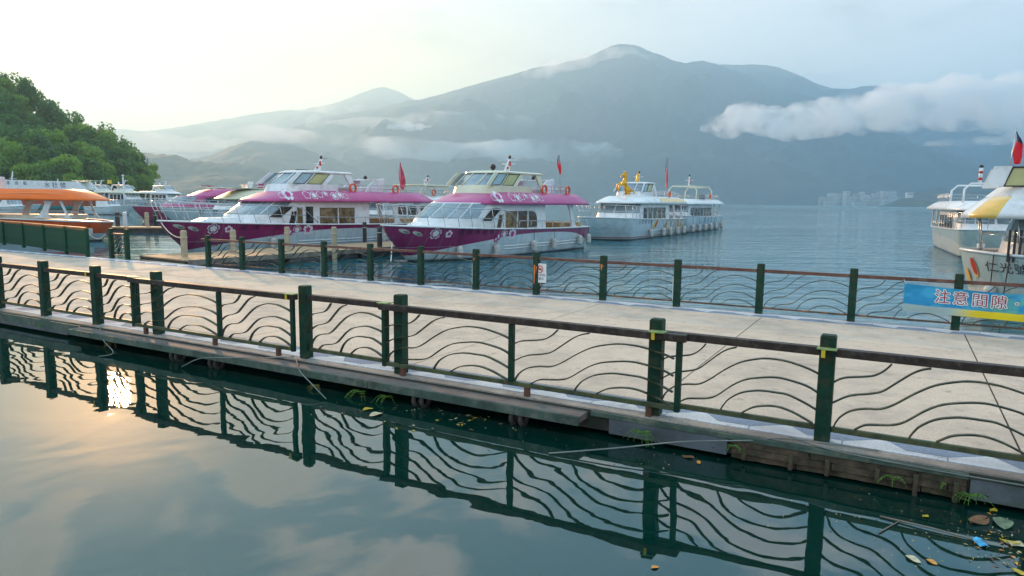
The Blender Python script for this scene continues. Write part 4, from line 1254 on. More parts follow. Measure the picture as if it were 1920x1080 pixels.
# white boats behind them ------------------------------------------------
def white_boat(tip, d, label, L=17., roofm=None, hull=None, patch=None, zroof=(2.80, 3.42), flyz=(3.4, 3.8, 4.5), group=None, detail=2, entry=3.2, txt='', txtm=None, side=-1, noseup=2.0, cabx=2.2, flyx=None, **kw):
    b = Boat(tip, d, label, L=L, entry=entry, rake=kw.get('rake', 1.2), hull=hull, group=group, side=side, B=kw.get('B', 2.2), zb=kw.get('zb', 1.78), zs=kw.get('zs', 1.5), wlr=.85)
    b.cabin(x0=cabx, x1=L - 5, w=1.9, ztop=zroof[0] + .04, zsill=(zroof[0] + b.zb) / 2 - .28, nose=1.7, rakew=1.3)
    b.roof(x0=cabx - .4 + .6, x1=L - .3, z0=zroof[0], z1=zroof[1], mat=roofm or BWHITE, nose=3.0, noseup=noseup, inset=.65)
    zb_, zt_ = b.zs + .05, zroof[0] - .3
    x = 4.6 + cabx - 2.2
    while x < L - 6.2:
        b.sidewin(x, x + 1.0, zb_ + .05, zt_, GLASS if detail < 2 or int(x * 7) % 3 else GOLDW); x += 1.25
    b.aft_pillar(L - 3.2, z1=zroof[0] + .05); b.aft_pillar(L - .9, dx=.2, z1=zroof[0] + .05, wide=.2)
    if flyz:
        b.fly(x0=flyx or cabx + 2.4, x1=cabx + 7.5, z0=flyz[0], zs=flyz[1], z1=flyz[2], coam=cabx + 6.6, w=1.3)
        b.mast(cabx + 6.2, red=False)
    if detail > 0:
        b.bowrail(x1=min(7.5, L * .4), n=8)
        b.toprail(cabx + 6.8, L - 1.2, z0=zroof[1], h=.5)
        b.siderail(8., L - .3)
    if txt: b.htext(txt, 3.4, b.zs - .12, .42, txtm or INKB, gap=.8)
    return b

HJ = livery('hull_grey_white', (.58, .66, .70), (.52, .60, .64), [(0, 1.0), (20, 1.0)], stripes=((.55, .57, (.35, .40, .42)), (.16, .24, (.45, .10, .06))))
jb = white_boat((6.5, 54.1), (.487, .873), 'white tour boat with yellow roof patch, carrying the gold horse', L=17.6, hull=HJ, entry=1.6, txt='', zroof=(2.85, 3.5), flyz=(3.5, 3.9, 4.6), cabx=2.9, noseup=2.1, flyx=6.6, rake=1.0, B=2.3)
jb.htext('水雲龍頭號', 3.4, 1.38, .36, INKB, gap=.75)
YPATCH = material('yellow_roof_paint', (.85, .52, .10), .3, var=.08, coat=.5)
def rpatch(b, pts, mat, name='roof_patch'):
    mb = MB(); n = 14
    (xa, xb_), (va, vb_) = pts
    vs = [b.rsurf(xa + (xb_ - xa) * i / n + (.5 * (v - va) if i == 0 else 0), v, .02) for v in (va, (va + vb_) / 2, vb_) for i in range(n + 1)]
    mb.add(vs, [(j * (n + 1) + i, j * (n + 1) + i + 1, (j + 1) * (n + 1) + i + 1, (j + 1) * (n + 1) + i) for j in range(2) for i in range(n)]); mb.build(name, mat, b.roofo)
rpatch(jb, ((9.2, 16.9), (.02, .62)), YPATCH)
def slash(b, x, z, h, w, mat, shear=.25, name='hull_mark', off=.016):
    N = 14
    vs = [(w * math.cos(k * 2 * math.pi / N), h * math.sin(k * 2 * math.pi / N)) for k in range(N)]
    b.hdecal([(0, 0)] + vs, [(0, 1 + k, 1 + (k + 1) % N) for k in range(N)], x, z, mat, name, shear, off)
slash(jb, 7.5, 1.15, .42, .34, material('mark_yellow', (.85, .62, .10), .5, var=0), .6); slash(jb, 7.8, 1.2, .38, .26, REDP, .6, off=.022)
OCH = material('ochre_lettering', (.46, .19, .03), .5, var=.1); PALEY = material('pale_yellow_lettering', (.80, .76, .55), .5, var=.1)
for i, ch in enumerate('XIUNG'):
    tvs, tfs = text_mesh(ch, 1.5)
    jb.hdecal(tvs, tfs, 10.9 + i * 1.3, .95, OCH, 'lettering', .35, .016); jb.hdecal([(a + .13, b_ + .05) for a, b_, c in tvs], tfs, 10.9 + i * 1.3, .95, PALEY, 'lettering', .35, .022)
for x in (10.2, 10.6): slash(jb, x, .55 + (x - 10.2) * 1.2, .22, .2, OCH, .3)
for x in (6.2, 9.6, 11.6, 14.0, 16.6): jb.fender(x, .42, .2, .75)
jb.strakes((.62,), 7.)
jb.ring(13.0, z=3.75); jb.flag(17.3, 3.2, 7.4, tilt=.15, h=2.9, wd=.42)
j2 = white_boat((14.6, 69.0), (.487, .873), 'white tour boat with blue hull lettering, moored behind the gold-horse boat', L=17.5, hull=HJ, entry=2.0, zroof=(2.8, 3.4), flyz=None, cabx=1.3, noseup=1.5)
mb = MB()
for xx in (7.0, 13.5):
    mb = MB(); mb.tube([(xx, -1.5, 3.35), (xx + (.2 if xx < 9 else .3), -1.5, 4.3), (xx + .3, -1.2, 4.75), (xx + .3, 1.2, 4.75), (xx + .2, 1.5, 4.3), (xx, 1.5, 3.35)], .07, 6); mb.build('canopy_frame', BCREAM, j2.root)
for y in (-1.2, 1.2): MB().tube([(7.3, y, 4.75), (13.8, y, 4.8)], .07, 6).build('canopy_bar', BCREAM, j2.root)
j2.ztop = 4.8; j2.mast(9.6, h=1.3, lean=.05); j2.ring(12.2, z=3.75)
mb = MB(); mb.box(8.0, 10.5, -1.6, -1.5, 3.4, 3.9); mb.build('upper_panel', material('grey_canvas', (.25, .27, .26), .8), j2.root)
BLUEL = material('blue_lettering', (.06, .28, .50), .5, var=.2)
for i, ch in enumerate('SUMMER'):
    tvs, tfs = text_mesh(ch, 1.0); j2.hdecal(tvs, tfs, 5.5 + i * 1.5, 1.0, BLUEL, 'lettering', .35)
for x in (3.5, 6.0, 8.5, 11, 13.5, 16.8): j2.fender(x, .42, .2, .8)

HB = livery('hull_blue_white', (.70, .74, .76), (.10, .28, .50), [(0, .8), (20, .8)], stripes=())
hb = white_boat((-14.0, 57.5), (.56, .83), 'white boat with blue lower hull seen behind the stern of the left pink-roofed boat', L=17, hull=HB, entry=5, txt='日月潭', flyz=None, zroof=(2.8, 3.35))
hb.toprail(6.8, 15, z0=3.35); hb.ztop = 3.35
mb = MB()
for xx in (8.0, 11.5): mb.tube([(xx, -1.3, 3.35), (xx + .6, -1.2, 4.25), (xx + .6, 1.2, 4.25), (xx, 1.3, 3.35)], .07, 6)
mb.bbox(7.4, 12.6, -1.35, 1.35, 4.25, 4.36, .03); mb.build('canopy', BCREAM, hb.root); hb.ztop = 4.36; hb.mast(10.3, h=.9); hb.ring(9.5, z=3.65)
hb.flag(16.4, 3.3, 5.6, mat=material('dark_flag', (.04, .05, .08), .7), tilt=0.05, canton=False, h=1.6, wd=.2)

# boats further left -----------------------------------------------------
HW = livery('hull_plain_white', (.66, .72, .74), (.60, .66, .70), [(0, .5), (20, .5)], stripes=((.30, .33, (.3, .35, .4)),))
fb = white_boat((-37.5, 74.5), (.56, .83), 'white cabin boat with pink-striped radar fins, left of the longer pink-roofed boat', L=19, hull=HW, entry=6, rake=1.9, flyz=None, zroof=(2.75, 3.95), cabx=6.5, noseup=3.2, detail=1, roofm=BCREAM, txt='')
fb.htext('水社鴻', 3.6, 1.35, .62, INKB, gap=1.5)
PST = material('pink_stripe', (.50, .04, .16), .4, var=0)
for x in (11.2, 14.6):
    for sg in (-1, 1):
        mb = MB(); pts = [(x, 3.9), (x + .8, 3.9), (x + 1.2, 4.9), (x + .5, 4.9)]
        mb.loft([[(a, sg * 1.0, z) for a, z in pts], [(a, sg * 1.12, z) for a, z in pts]]); f_ = mb.build('radar_fin', BWHITE, fb.root)
        mb = MB()
        for z in (4.05, 4.4): mb.add([(x + .4 * (z - 3.9), sg * 1.13, z), (x + .8 + .4 * (z - 3.9), sg * 1.13, z), (x + .8 + .4 * (z - 3.65), sg * 1.13, z + .25), (x + .4 * (z - 3.65), sg * 1.13, z + .25)], [(0, 1, 2, 3)])
        mb.build('stripe', PST, f_)
fb.ztop = 4.8; fb.mast(13.6, h=1.3, lean=.3); fb.toprail(7.8, 11, z0=3.9, h=.55)
mb = MB(); mb.bbox(6.5, 17, -1.6, 1.6, 4.0, 4.12, .03); mb.build('sun_deck', BCREAM, fb.root)
HP2 = livery('hull_crimson', (.42, .03, .10), (.38, .40, .44), [(0, -.5), (5, .1), (9, .8), (20, 1.0)])
eb = Boat((-45.3, 83.5), (.50, .866), 'crimson-hulled boat with glossy pink cabin, bow towards the small floating dock', L=18, hull=HP2, entry=5.5, B=2.4, zb=1.85, zs=1.6)
eb.cabin(x0=4.0, x1=14, w=1.95, ztop=3.1, zsill=2.05, mat=BPINK, rakew=2.4); eb.sidewin(8.6, 12.6, 2.15, 2.85, GLASS, frame=FRAMEB)
eb.roof(x0=7.5, x1=17.6, z0=3.0, z1=4.05, nose=4.5, noseup=3.2, inset=.7)
eb.bowrail(x1=6); eb.blossom(2.9, 1.35, .38, solid=SCREENP); eb.ztop = 4.05
mb = MB(); pts = [(5.2, 4.0), (8.0, 4.5), (8.5, 3.6), (7.6, 3.6)]
mb.bbox(12.0, 13.0, -.3, .3, 4.04, 4.3, .04); mb.build('roof_vent', PST, eb.root)
mb = MB(); mb.tube([(11.2, 0, 3.9), (10.6, 0, 4.42)], .07, 6); mb.box(9.8, 11.0, -.5, .5, 4.40, 4.50); mb.build('radar_fin', PST, eb.root)

# orange boat, left edge
HO = livery('hull_orange', (.74, .085, .004), (.62, .66, .68), [(0, .50), (3, .62), (7, .86), (12, .8), (20, .6)], stripes=())
ob = Boat((-26.6, 46.6), (-1, -.06), 'orange-roofed boat on the left behind the green picket fence', L=17, hull=HO, side=1, entry=3.0, B=2.0, zb=1.25, zs=1.62, rake=.8)
ob.cab = (3, 10, 1.8)
mb = MB(); ob.roof(x0=.4, x1=16.8, w=2.15, z0=2.62, z1=3.36, mat=BORANGE, nose=3.5, noseup=1.6, inset=.5)
PILC = material('pillar_cream', (.72, .66, .52), .4, var=.05)
for x in (1.6, 3.2, 6.4, 9.6): ob.aft_pillar(x + .3, dx=-.5 if x < 2 else .55 * 1, w=1.7, z1=2.8, wide=.12 if x < 2 else .38)
ob.cabo = ob.hullo
mb = MB(); mb.box(9.2, 15.5, -1.75, 1.75, 1.5, 2.76); ob.cabo = mb.build('cabin_wall', BWHITE, ob.root); ob.cab = (9, 15, 1.75)
mb = MB(); mb.box(2.2, 9.1, -1.2, 1.2, 1.45, 1.72); mb.build('bench', PILC, ob.root)
mb = MB(); mb.bbox(7.5, 15.5, -1.3, 1.3, 3.3, 4.15, .05); mb.build('upper_cabin', BWHITE, ob.root)
mb = MB()
for z in (1.95,):
    for sg in (-1, 1): mb.tube([(1.5, sg * 1.6, z), (9.2, sg * 1.7, z)], .02, 4)
mb.build('side_railing', STEEL, ob.root)
mb = MB()
for x in (8.9, 9.4): mb.add([(x, -2.02 + 4.04 * 0, 3.0), (x + .35, -2.02, 3.0), (x + .35, -2.0, 3.08), (x, -2.0, 3.08)], [(0, 1, 2, 3)])
mb.build('roof_mark', WPRINT, ob.roofo)
mb = MB()
mb.tube([ob.rsurf(x, .35 + .12 * math.sin(x * .5), .012) for x in [1.9 + .6 * i for i in range(24)]], .02, 4)
mb.build('trim_line', material('trim_pale_orange', (.95, .50, .22), .4, var=0), ob.roofo)
ob.fender(.9, .62, .16, .55)

# big boat with lettered banner top behind the orange one
HO2 = livery('hull_rust_teal', (.50, .09, .04), (.02, .25, .24), [(0, .75), (20, .75)])
bb = Boat((-91.5, 156), (-1, -.02), 'large rust-hulled boat with a long white lettered upper deck, by the wooded shore', L=30, hull=HO2, side=1, entry=5, B=3.4, zb=2.9, zs=2.8, rake=1.5)
bb.cab = (2, 26, 3.0)
mb = MB(); mb.bbox(3, 26, -3., 3., 2.7, 4.3, .05); bb.cabo = mb.build('cabin_wall', BWHITE, bb.root)
x = 4.
while x < 24: bb.sidewin(x, x + 1.6, 3.1, 4.0, GLASS); x += 2.1
mb = MB(); pts = [(2.0, 4.3), (26, 4.3), (26, 6.35), (3.4, 6.0)]
mb.loft([[(a, -3.1, z) for a, z in pts], [(a, 3.1, z) for a, z in pts]]); up = mb.build('upper_deck', BWHITE, bb.root)
for i, ch in enumerate('水社號'):
    tvs, tfs = text_mesh(ch, 1.3); mb = MB(); mb.add([(9.6 - 1.7 * i - a, 3.13, 5.15 + b_) for a, b_, c in tvs], tfs); mb.build('lettering', NAVY, up)
for i, ch in enumerate('日月潭遊艇'):
    tvs, tfs = text_mesh(ch, .8); mb = MB(); mb.add([(21.5 - 1.8 * i - a, 3.13, 5.5 + b_) for a, b_, c in tvs], tfs); mb.build('lettering', NAVY, up)
mb = MB(); mb.bbox(1.2, 5.2, -1.6, 1.6, 6.2, 6.35, .03); mb.tube([(1.8, 1.2, 4.3), (2.4, 1.2, 6.2)], .09, 5); mb.tube([(1.8, -1.2, 4.3), (2.4, -1.2, 6.2)], .09, 5); mb.build('bow_canopy', BCREAM, bb.root)

# far group by the wooded shore: white boats of one build
far_specs = [(-108, 158, 1, 'white boat with a thin white mast, left of the far moored row', 0), (-103, 166, 1, 'white boat with pink hull band in the far moored row', 1),
             (-96, 172, 1, 'white boat next along the far moored row, pale windows', 0), (-88, 168, 1, 'cream-decked boat of the far row with a small yellow flag', 2), (-80, 172, 1, 'last pale boat at the right end of the far moored row', 0)]
HFP = livery('hull_white_pink_band', (.55, .10, .22), (.66, .70, .72), [(0, 1.0), (20, 1.2)])
for x, y, sd_, lab, k in far_specs:
    b = white_boat((x, y), (-.92, .39), lab, L=15, hull=(HW, HFP, HW)[k], side=1, detail=0, entry=5, rake=2.0, B=2.6, zb=2.4, zs=2.0, zroof=(3.7, 4.3), flyz=(4.3, 4.8, 5.6) if k != 1 else None, roofm=BCREAM if k == 2 else None)
    b.ztop = 5.7 if k != 1 else 4.3
    mb = MB(); mb.tube([(7, 0, b.ztop), (6.2, 0, b.ztop + (2.6 if x < -100 else 1.2))], [.22, .1], 6); mb.tube([(6.3, -.8, b.ztop + 1), (6.3, .8, b.ztop + 1)], .05, 4); mb.build('mast', BWHITE, b.root)
    if k == 2: mb = MB(); mb.box(11, 12.4, -.05, .05, 6.0, 6.9); mb.tube([(12.5, 0, 4.3), (12.5, 0, 7.0)], .05, 4); mb.build('flag', YEL, b.root)
# small boats seen under the orange roof
for x, y, lab in ((-66, 98, 'small low white boat seen under the orange roof'), (-60, 112, 'small white launch seen through the gap right of the low white boat')):
    b = Boat((x, y), (-.97, .24), lab, L=9, B=1.5, zb=1.7, zs=1.2, hull=HW, side=1, entry=4, rake=1.8, name='small_boat')
    b.cabin(x0=3.2, x1=6.8, w=1.1, zsill=1.6, ztop=2.4, rakew=.9, nose=1.2); b.cab = (3, 7, 1.1)
mb = MB(); mb.tube([(0, 0, -1), (0, 0, 7.2)], .13, 7); mb.ball((0, 0, 7.3), .25, 8, 5)
o = mb.build('mooring_mast', BWHITE); o.location = (-83, 150, 0); tag(o, 'tall thin white pole standing among the far moored boats', 'pole')

# right edge boats ---------------------------------------------------------
HK = livery('hull_cream_grey', (.46, .53, .50), (.66, .64, .56), [(0, .60), (3, .92), (8, 1.0), (20, 1.1)], stripes=())
kb = Boat((13.1, 20.4), (.85, -.53), 'white tour boat at the right edge with yellow roof corner and black hull lettering', L=15, hull=HK, entry=1.9, B=1.75, zb=1.72, zs=1.45, rake=.45, wlr=.86, fpow=.8)
kb.cabin(x0=.85, x1=11, w=1.45, zsill=1.95, ztop=2.7, nose=.7, rakeb=.12, rakew=.35)
kb.sidewin(1.75, 2.15, 1.55, 2.4, GLASS, frame=FRAMEB); kb.sidewin(2.45, 3.5, 1.75, 2.5, GLASS_B, frame=FRAMEB); kb.sidewin(3.65, 4.8, 1.75, 2.5, GLASS, frame=FRAMEB)
mb = MB()
for k in range(5): mb.box(1.02 + .12 * k, 1.08 + .12 * k, -1.52, -1.47, 1.5, 2.35)
mb.build('louvre', BLACKP, kb.cabo)
kb.roof(x0=-.1, x1=14.5, w=1.8, z0=2.62, z1=3.24, nose=.9, noseup=.62, inset=.55, mat=BWHITE)
kb.fly(rk=.18, x0=.45, x1=6, w=1.15, z0=3.22, zs=3.5, z1=4.05, coam=5, xr=5.6, wins=((.36, .95), (1.15, 2.3)), glass=(GLASS_Y, GLASS_Y))
kb.bowrail(x1=7, n=8, x0=.5, lean=-.12)
kb.roofo.data.materials.append(YPATCH)
for p_ in kb.roofo.data.polygons:
    if len(p_.vertices) == 4 and 5 <= p_.index % 37 <= 10 and 37 <= p_.index < 148: p_.material_index = 1
kb.htext('仁光號頭碼', .75, 1.30, .30, INKB, gap=.31, shear=-.25)
slash(kb, .36, 1.28, .24, .05, REDP, -.35); slash(kb, .37, 1.25, .28, .065, material('mark_orange', (.85, .45, .10), .5, var=0), -.35, off=.011); slash(kb, .27, .95, .26, .04, bpy.data.materials['mark_orange'], -.3)
kb.flag(.95, 3.6, 5.15, tilt=.1, h=.95, wd=.22)
mb = MB(); mb.ball((1.5, 0, 4.3), .14, 9, 6, (1.6, 1, .8)); mb.build('searchlight', BLACKP, kb.root)
for x in (.75, 2.2): kb.fender(x, .52, .16, .6)
k1 = white_boat((27.2, 39.0), (.42, .908), 'white boat with arched tube frame and red-white mast, behind the right-edge boat', L=15, hull=HK, entry=1.2, zroof=(2.7, 3.3), flyz=None, cabx=1.0, noseup=1.6, zb=1.65, rake=.5, B=2.0)
mb = MB()
for xx in (3.2, 8.5):
    mb = MB(); mb.tube([(xx, -1.5, 3.2), (xx + .2, -1.45, 4.0), (xx + .4, -1.1, 4.35), (xx + .4, 1.1, 4.35), (xx + .2, 1.45, 4.0), (xx, 1.5, 3.2)], .06, 6); mb.build('canopy_frame', BWHITE, k1.root)
mb = MB(); mb.tube([(4.0, .6, 4.35), (4.0, .6, 5.3)], .11, 8); m_ = mb.build('mast', BWHITE, k1.root)
mb = MB()
for z in (4.55, 4.95): mb.tube([(4.0, .6, z), (4.0, .6, z + .16)], .115, 8)
mb.build('mast_band', REDP, m_); mb = MB(); mb.ball((4.0, .6, 5.36), .13, 8, 5); mb.build('lamp', BLACKP, m_)
k1.ztop = 4.35; k1.dome(3.6, -.4, .2)
for x in (.3, 1.2, 2.6): k1.fender(x, .8, .17, .8)
for y in (-.9, .9):
    mb = MB(); mb.tube([(-.1, y, .9), (-.1, y, .2)], .2, 8); mb.build('fender', FENDER, k1.root)
# ------------------------------------------------------------------ gold horse on the white boat's roof
def horse():
    r = empty('horse_statue', (0, 0, 0), 0, 'gold rearing horse statue on the roof front of the white tour boat', 'statue')
    r.matrix_world = jb.root.matrix_basis @ Matrix.Translation((6.0, 0.0, 3.60)) @ Matrix.Rotation(-0.75, 4, 'Z')
    # side view: x forward is negative (towards the bow)
    P = {'hip': (.38, 0, .35), 'belly': (.10, 0, .62), 'chest': (-.12, 0, .98), 'neck': (-.05, 0, 1.38), 'poll': (-.12, 0, 1.72), 'face': (-.34, 0, 1.60), 'muz': (-.46, 0, 1.42),
         'tail': (.70, 0, .35), 'tail2': (.95, 0, .10)}
    edges = [('hip', 'belly'), ('belly', 'chest'), ('chest', 'neck'), ('neck', 'poll'), ('poll', 'face'), ('face', 'muz'), ('hip', 'tail'), ('tail', 'tail2')]
    R = {'hip': .26, 'belly': .21, 'chest': .22, 'neck': .14, 'poll': .12, 'face': .105, 'muz': .065, 'tail': .08, 'tail2': .04}
    for s, n in ((-1, 'a'), (1, 'b')):
        y = .17 * s
        P.update({n + 'sh': (-.30, y, .92), n + 'kn': (-.62, y * 1.1, .84 + .06 * s), n + 'fe': (-.72, y * 1.1, .50 + .08 * s), n + 'ho': (-.66, y * 1.1, .36 + .08 * s),
                  n + 'st': (.15, y * 1.2, .22), n + 'hk': (.38, y * 1.3, .06), n + 'hf': (.0, y * 1.3, .03)})
        edges += [('chest', n + 'sh'), (n + 'sh', n + 'kn'), (n + 'kn', n + 'fe'), (n + 'fe', n + 'ho'), ('hip', n + 'st'), (n + 'st', n + 'hk'), (n + 'hk', n + 'hf')]
        R.update({n + 'sh': .13, n + 'kn': .085, n + 'fe': .06, n + 'ho': .075, n + 'st': .15, n + 'hk': .085, n + 'hf': .08})
        P.update({n + 'er': (-.06, .06 * s, 1.86), n + 'et': (-.05, .075 * s, 1.99)}); R.update({n + 'er': .04, n + 'et': .014})
        edges += [('poll', n + 'er'), (n + 'er', n + 'et')]
    names = list(P)
    me = bpy.data.meshes.new('body')
    me.from_pydata([P[k] for k in names], [(names.index(a), names.index(b)) for a, b in edges], [])
    o = bpy.data.objects.new('body', me); COL.objects.link(o)
    sk = o.modifiers.new('skin', 'SKIN'); sk.use_smooth_shade = True
    for i, k in enumerate(names):
        d = me.skin_vertices[0].data[i]; d.radius = (R[k], R[k] * .85); d.use_root = (k == 'hip')
    ss = o.modifiers.new('sub', 'SUBSURF'); ss.levels = 2; ss.render_levels = 2
    dg = bpy.context.evaluated_depsgraph_get(); dg.update()
    m2 = bpy.data.meshes.new_from_object(o.evaluated_get(dg)); o.modifiers.clear(); o.data = m2
    m2.materials.clear(); m2.materials.append(GOLD); o.parent = r
    mb = MB()
    for i in range(7):
        t = i / 6; c = Vector((.08 + .03 * t, 0, 1.78 - .62 * t)); mb.ball(c, .085, 7, 5, (.8, .35, 1.2))
    mb.build('mane', GOLD, r)
    mb = MB(); mb.bbox(-.5, .75, -.55, .55, -.42, .0, .02); mb.build('plinth', WHITEP, r)
horse()
mb = MB(); prof = [(0, .16), (.2, .18), (.45, .10), (.7, .13), (.9, .07), (1.15, .02)]
mb.loft([[(8.9 + .25 * t + r_2 * math.cos(a), r_2 * math.sin(a), jb.ztop - .02 + t * .85) for a in [k * math.pi / 4 for k in range(8)]] for t, r_2 in prof], smooth=True)
mb.build('gold_finial', GOLD, jb.root)

# ------------------------------------------------------------------ brown pier between the pink boats
PD = Vector((.56, .83, 0)).normalized(); PN = Vector((PD.y, -PD.x, 0))
PM = Matrix(((PD.x, -PN.x, 0, 0), (PD.y, -PN.y, 0, 0), (0, 0, 1, 0), (0, 0, 0, 1)))
PO = Vector((-14.35, 28.6, 0))
pier = empty('boat_pier', PO, math.atan2(PD.y, PD.x), 'brown planked floating pier between the two pink-roofed boats', 'pier')
PIERM = material('pier_board', (.52, .335, .19), .75, var=.22, vscale=2.5, dirt=((.25, .18, .12), .5, 1.5))
PB = []
for i in range(4):
    mb = MB(); mb.box(0, .27, -1.75, 1.75, -.05, 0); o = mb.build('board', PIERM); PB.append(o.data); bpy.data.objects.remove(o)
for i in range(64):
    o = bpy.data.objects.new('board', PB[i % 4]); COL.objects.link(o); o.parent = pier; o.location = (.05 + i * .285, 0, .46 + .004 * (i % 3))
mb = MB(); mb.box(0, 18.3, -1.6, 1.6, .18, .405); mb.build('beam', DARKC, pier)
mb = MB(); mb.box(0, 18.3, -1.83, -1.76, .25, .47); mb.box(0, 18.3, 1.76, 1.83, .25, .47); mb.build('edge_board', material('pier_edge', (.22, .19, .16), .8, var=.3), pier)
FLOAT = material('black_pontoon', (.035, .04, .045), .35, var=.4, vscale=1.5, dirt=((.12, .12, .11), .5, 2))
for k in range(4):
    for sg in (-1, 1):
        x0 = .4 + k * 4.5; prof = [(0, .12), (.05, .3), (.2, .38), (4.1, .38), (4.25, .3), (4.3, .12)]
        mb = MB(); mb.loft([[(x0 + t, sg * 1.42 + r2 * math.cos(a), .08 + r2 * math.sin(a)) for a in [q * math.pi / 7 for q in range(14)]] for t, r2 in prof], smooth=True); mb.build('pontoon', FLOAT, pier)
# approach slab joining the walkway and the pier
ap = tag(MB().add([tuple(p) for p in (lambda q: [Vector((a.x, a.y, z)) for z in (.05, .30) for a in q])([dk(-5.0, .17), dk(-1.6, .17), PO + PN * 1.75 + PD * .0, PO - PN * 1.75 + PD * .0])],
         [(3, 2, 1, 0), (4, 5, 6, 7), (0, 1, 5, 4), (1, 2, 6, 5), (2, 3, 7, 6), (3, 0, 4, 7)]).build('boarding_ramp', PAVE), 'short paved slab leading from the walkway gap onto the brown pier', 'ramp')

BOLL = material('beige_bollard', (.46, .38, .26), .7, var=.2, vscale=4, dirt=((.22, .17, .12), .5, 4))
PILE = material('dark_piling', (.035, .03, .035), .6, var=.4, vscale=4, dirt=((.12, .10, .09), .5, 5))
def bollard(px, py, h, r, mat, name, label, z=.47, group=None, cat='bollard'):
    P = at(px, py, z); e = empty(name, P, 0, label, cat, group)
    mb = MB(); n = 12
    mb.loft([[(r2 * math.cos(a * 2 * math.pi / n), r2 * math.sin(a * 2 * math.pi / n), zz) for a in range(n)] for zz, r2 in ((-1.4, r), (h - .12, r), (h - .115, r * 1.04), (h - .06, r * 1.04), (h - .055, r * .98), (h, r * .75))], smooth=False)
    mb.build('shaft', mat, e)
    mb = MB(); mb.tube([(r * 1.03 * math.cos(k * math.pi / 6), r * 1.03 * math.sin(k * math.pi / 6), h * .72) for k in range(12)], .022, 5, closed=True); mb.build('rope_loop', ROPE, e)
bollard(346, 481, 1.10, .13, BOLL, 'bollard', 'beige mooring bollard at the pier mouth, under the bow of the left pink-roofed boat')
bollard(438, 474, 1.05, .13, BOLL, 'bollard', 'beige bollard on the pier, second from the walkway')
bollard(539, 467, 1.10, .13, BOLL, 'bollard', 'beige bollard on the pier before the hull blossoms, third from the walkway')
bollard(627, 470, 1.15, .13, BOLL, 'bollard', 'beige bollard on the pier below the two dark curtained windows')
bollard(684, 453, 1.15, .12, PILE, 'piling', 'slim dark piling at the far edge of the pier', cat='piling')
bollard(712, 463, 1.05, .13, PILE, 'piling', 'dark piling on the pier beside the bow of the cream-bridge boat', cat='piling')
# small floating dock further left
fd = empty('floating_dock', (-33.5, 57.2, 0), math.atan2(.83, .56) - 1.45, 'low floating dock with short posts in the gap behind the orange boat', 'dock')
fd.rotation_euler.z = .12
mb = MB(); mb.bbox(0, 13.5, -1.0, 1.0, .38, .50, .02); mb.build('deck', PIERM, fd)
mb = MB(); mb.bbox(.1, 13.4, -.9, .9, -.3, .378, .02); mb.build('float_body', FLOAT, fd)
for (px, py, m_, lab) in ((221, 424, PILE, 'dark purple post on the small floating dock, leftmost'), (235, 423, BWHITE, 'pale green-white post on the small floating dock, next to the dark post'), (276, 424, BOLL, 'beige post on the small floating dock'), (292, 421, STEELG, 'green-grey post on the floating dock, close to the bow of the crimson boat')):
    bollard(px, py, 1.15, .17, m_, 'dock_post', lab, z=.5, cat='post')
# mooring ropes
def rope(name, a, b_, sag, r, mat, label, n=16):
    a, b_ = Vector(a), Vector(b_); mb = MB()
    mb.tube([a.lerp(b_, i / n) + Vector((0, 0, -sag * 4 * (i / n) * (1 - i / n))) for i in range(n + 1)], r, 5)
    return tag(mb.build(name, mat), label, 'rope')
rope('mooring_rope', pb1.root.matrix_basis @ Vector((.1, -.1, 1.72)), at(346, 445, 1.3), .25, .03, ROPE, 'pale mooring rope from the left pink-roofed boat bow to the first bollard')
rope('mooring_rope', pb2.root.matrix_basis @ Vector((.9, .3, 1.3)), at(733, 492, .1), .05, .03, WHITEP, 'white rope hanging from the bow of the cream-bridge boat')
rope('mooring_rope', at(168, 440, 1.0), at(198, 440, 1.0), .22, .035, ROPE, 'looped pale rope hanging beside the picket fence end')
rope('mooring_rope', kb.root.matrix_basis @ Vector((1.1, -1.45, 1.7)), kb.root.matrix_basis @ Vector((1.0, -1.7, .2)), .0, .018, ROPED, 'dark rope hanging down the bow of the right-edge boat')

# ------------------------------------------------------------------ along the walkway edge
TYRE = material('old_tyre', (.06, .05, .045), .8, var=.3, vscale=6)
for t, lab in ((9.55, 'left'), (10.6, ''), (15.0, ''), (16.6, '')):
    for dx in (0, .14):
        mb = MB(); c = dk(t + dx, -WID - .36, -.235)
        mb.tube([c + V * (.045 * math.cos(k * math.pi / 7)) * 2 + Vector((0, 0, .085 * math.sin(k * math.pi / 7))) for k in range(14)], .035, 6, closed=True)
        mb.build('tyre_fender', TYRE, deck)
def cable(pts, r, label):
    mb = MB(); P = [Vector(p) for p in pts]; out = []
    for i in range(len(P) - 1):
        p0, p1, p2, p3 = P[max(i - 1, 0)], P[i], P[i + 1], P[min(i + 2, len(P) - 1)]
        for k in range(8):
            t = k / 8; out.append(.5 * ((2 * p1) + (p2 - p0) * t + (2 * p0 - 5 * p1 + 4 * p2 - p3) * t * t + (3 * p1 - p0 - 3 * p2 + p3) * t ** 3))
    out.append(P[-1]); mb.tube(out, r, 5); tag(mb.build('cable', CABLE), label, 'cable')
CABLE = material('grey_cable', (.20, .22, .20), .6, var=.2)
e = -WID
cable([dk(6.9, e - .15, .02), dk(7.25, e - .35, -.05), dk(7.7, e - .55, -.16), dk(8.3, e - .75, -.27), dk(8.15, e - .95, -.32)], .009, 'thin grey cable hanging into the water near the left posts')
cable([dk(12.3, e - .12, .02), dk(11.8, e - .33, -.02), dk(11.2, e - .55, -.05), dk(10.6, e - .62, -.12), dk(10.2, e - .70, -.30)], .009, 'thin cable looping left from the paired posts mid-railing')
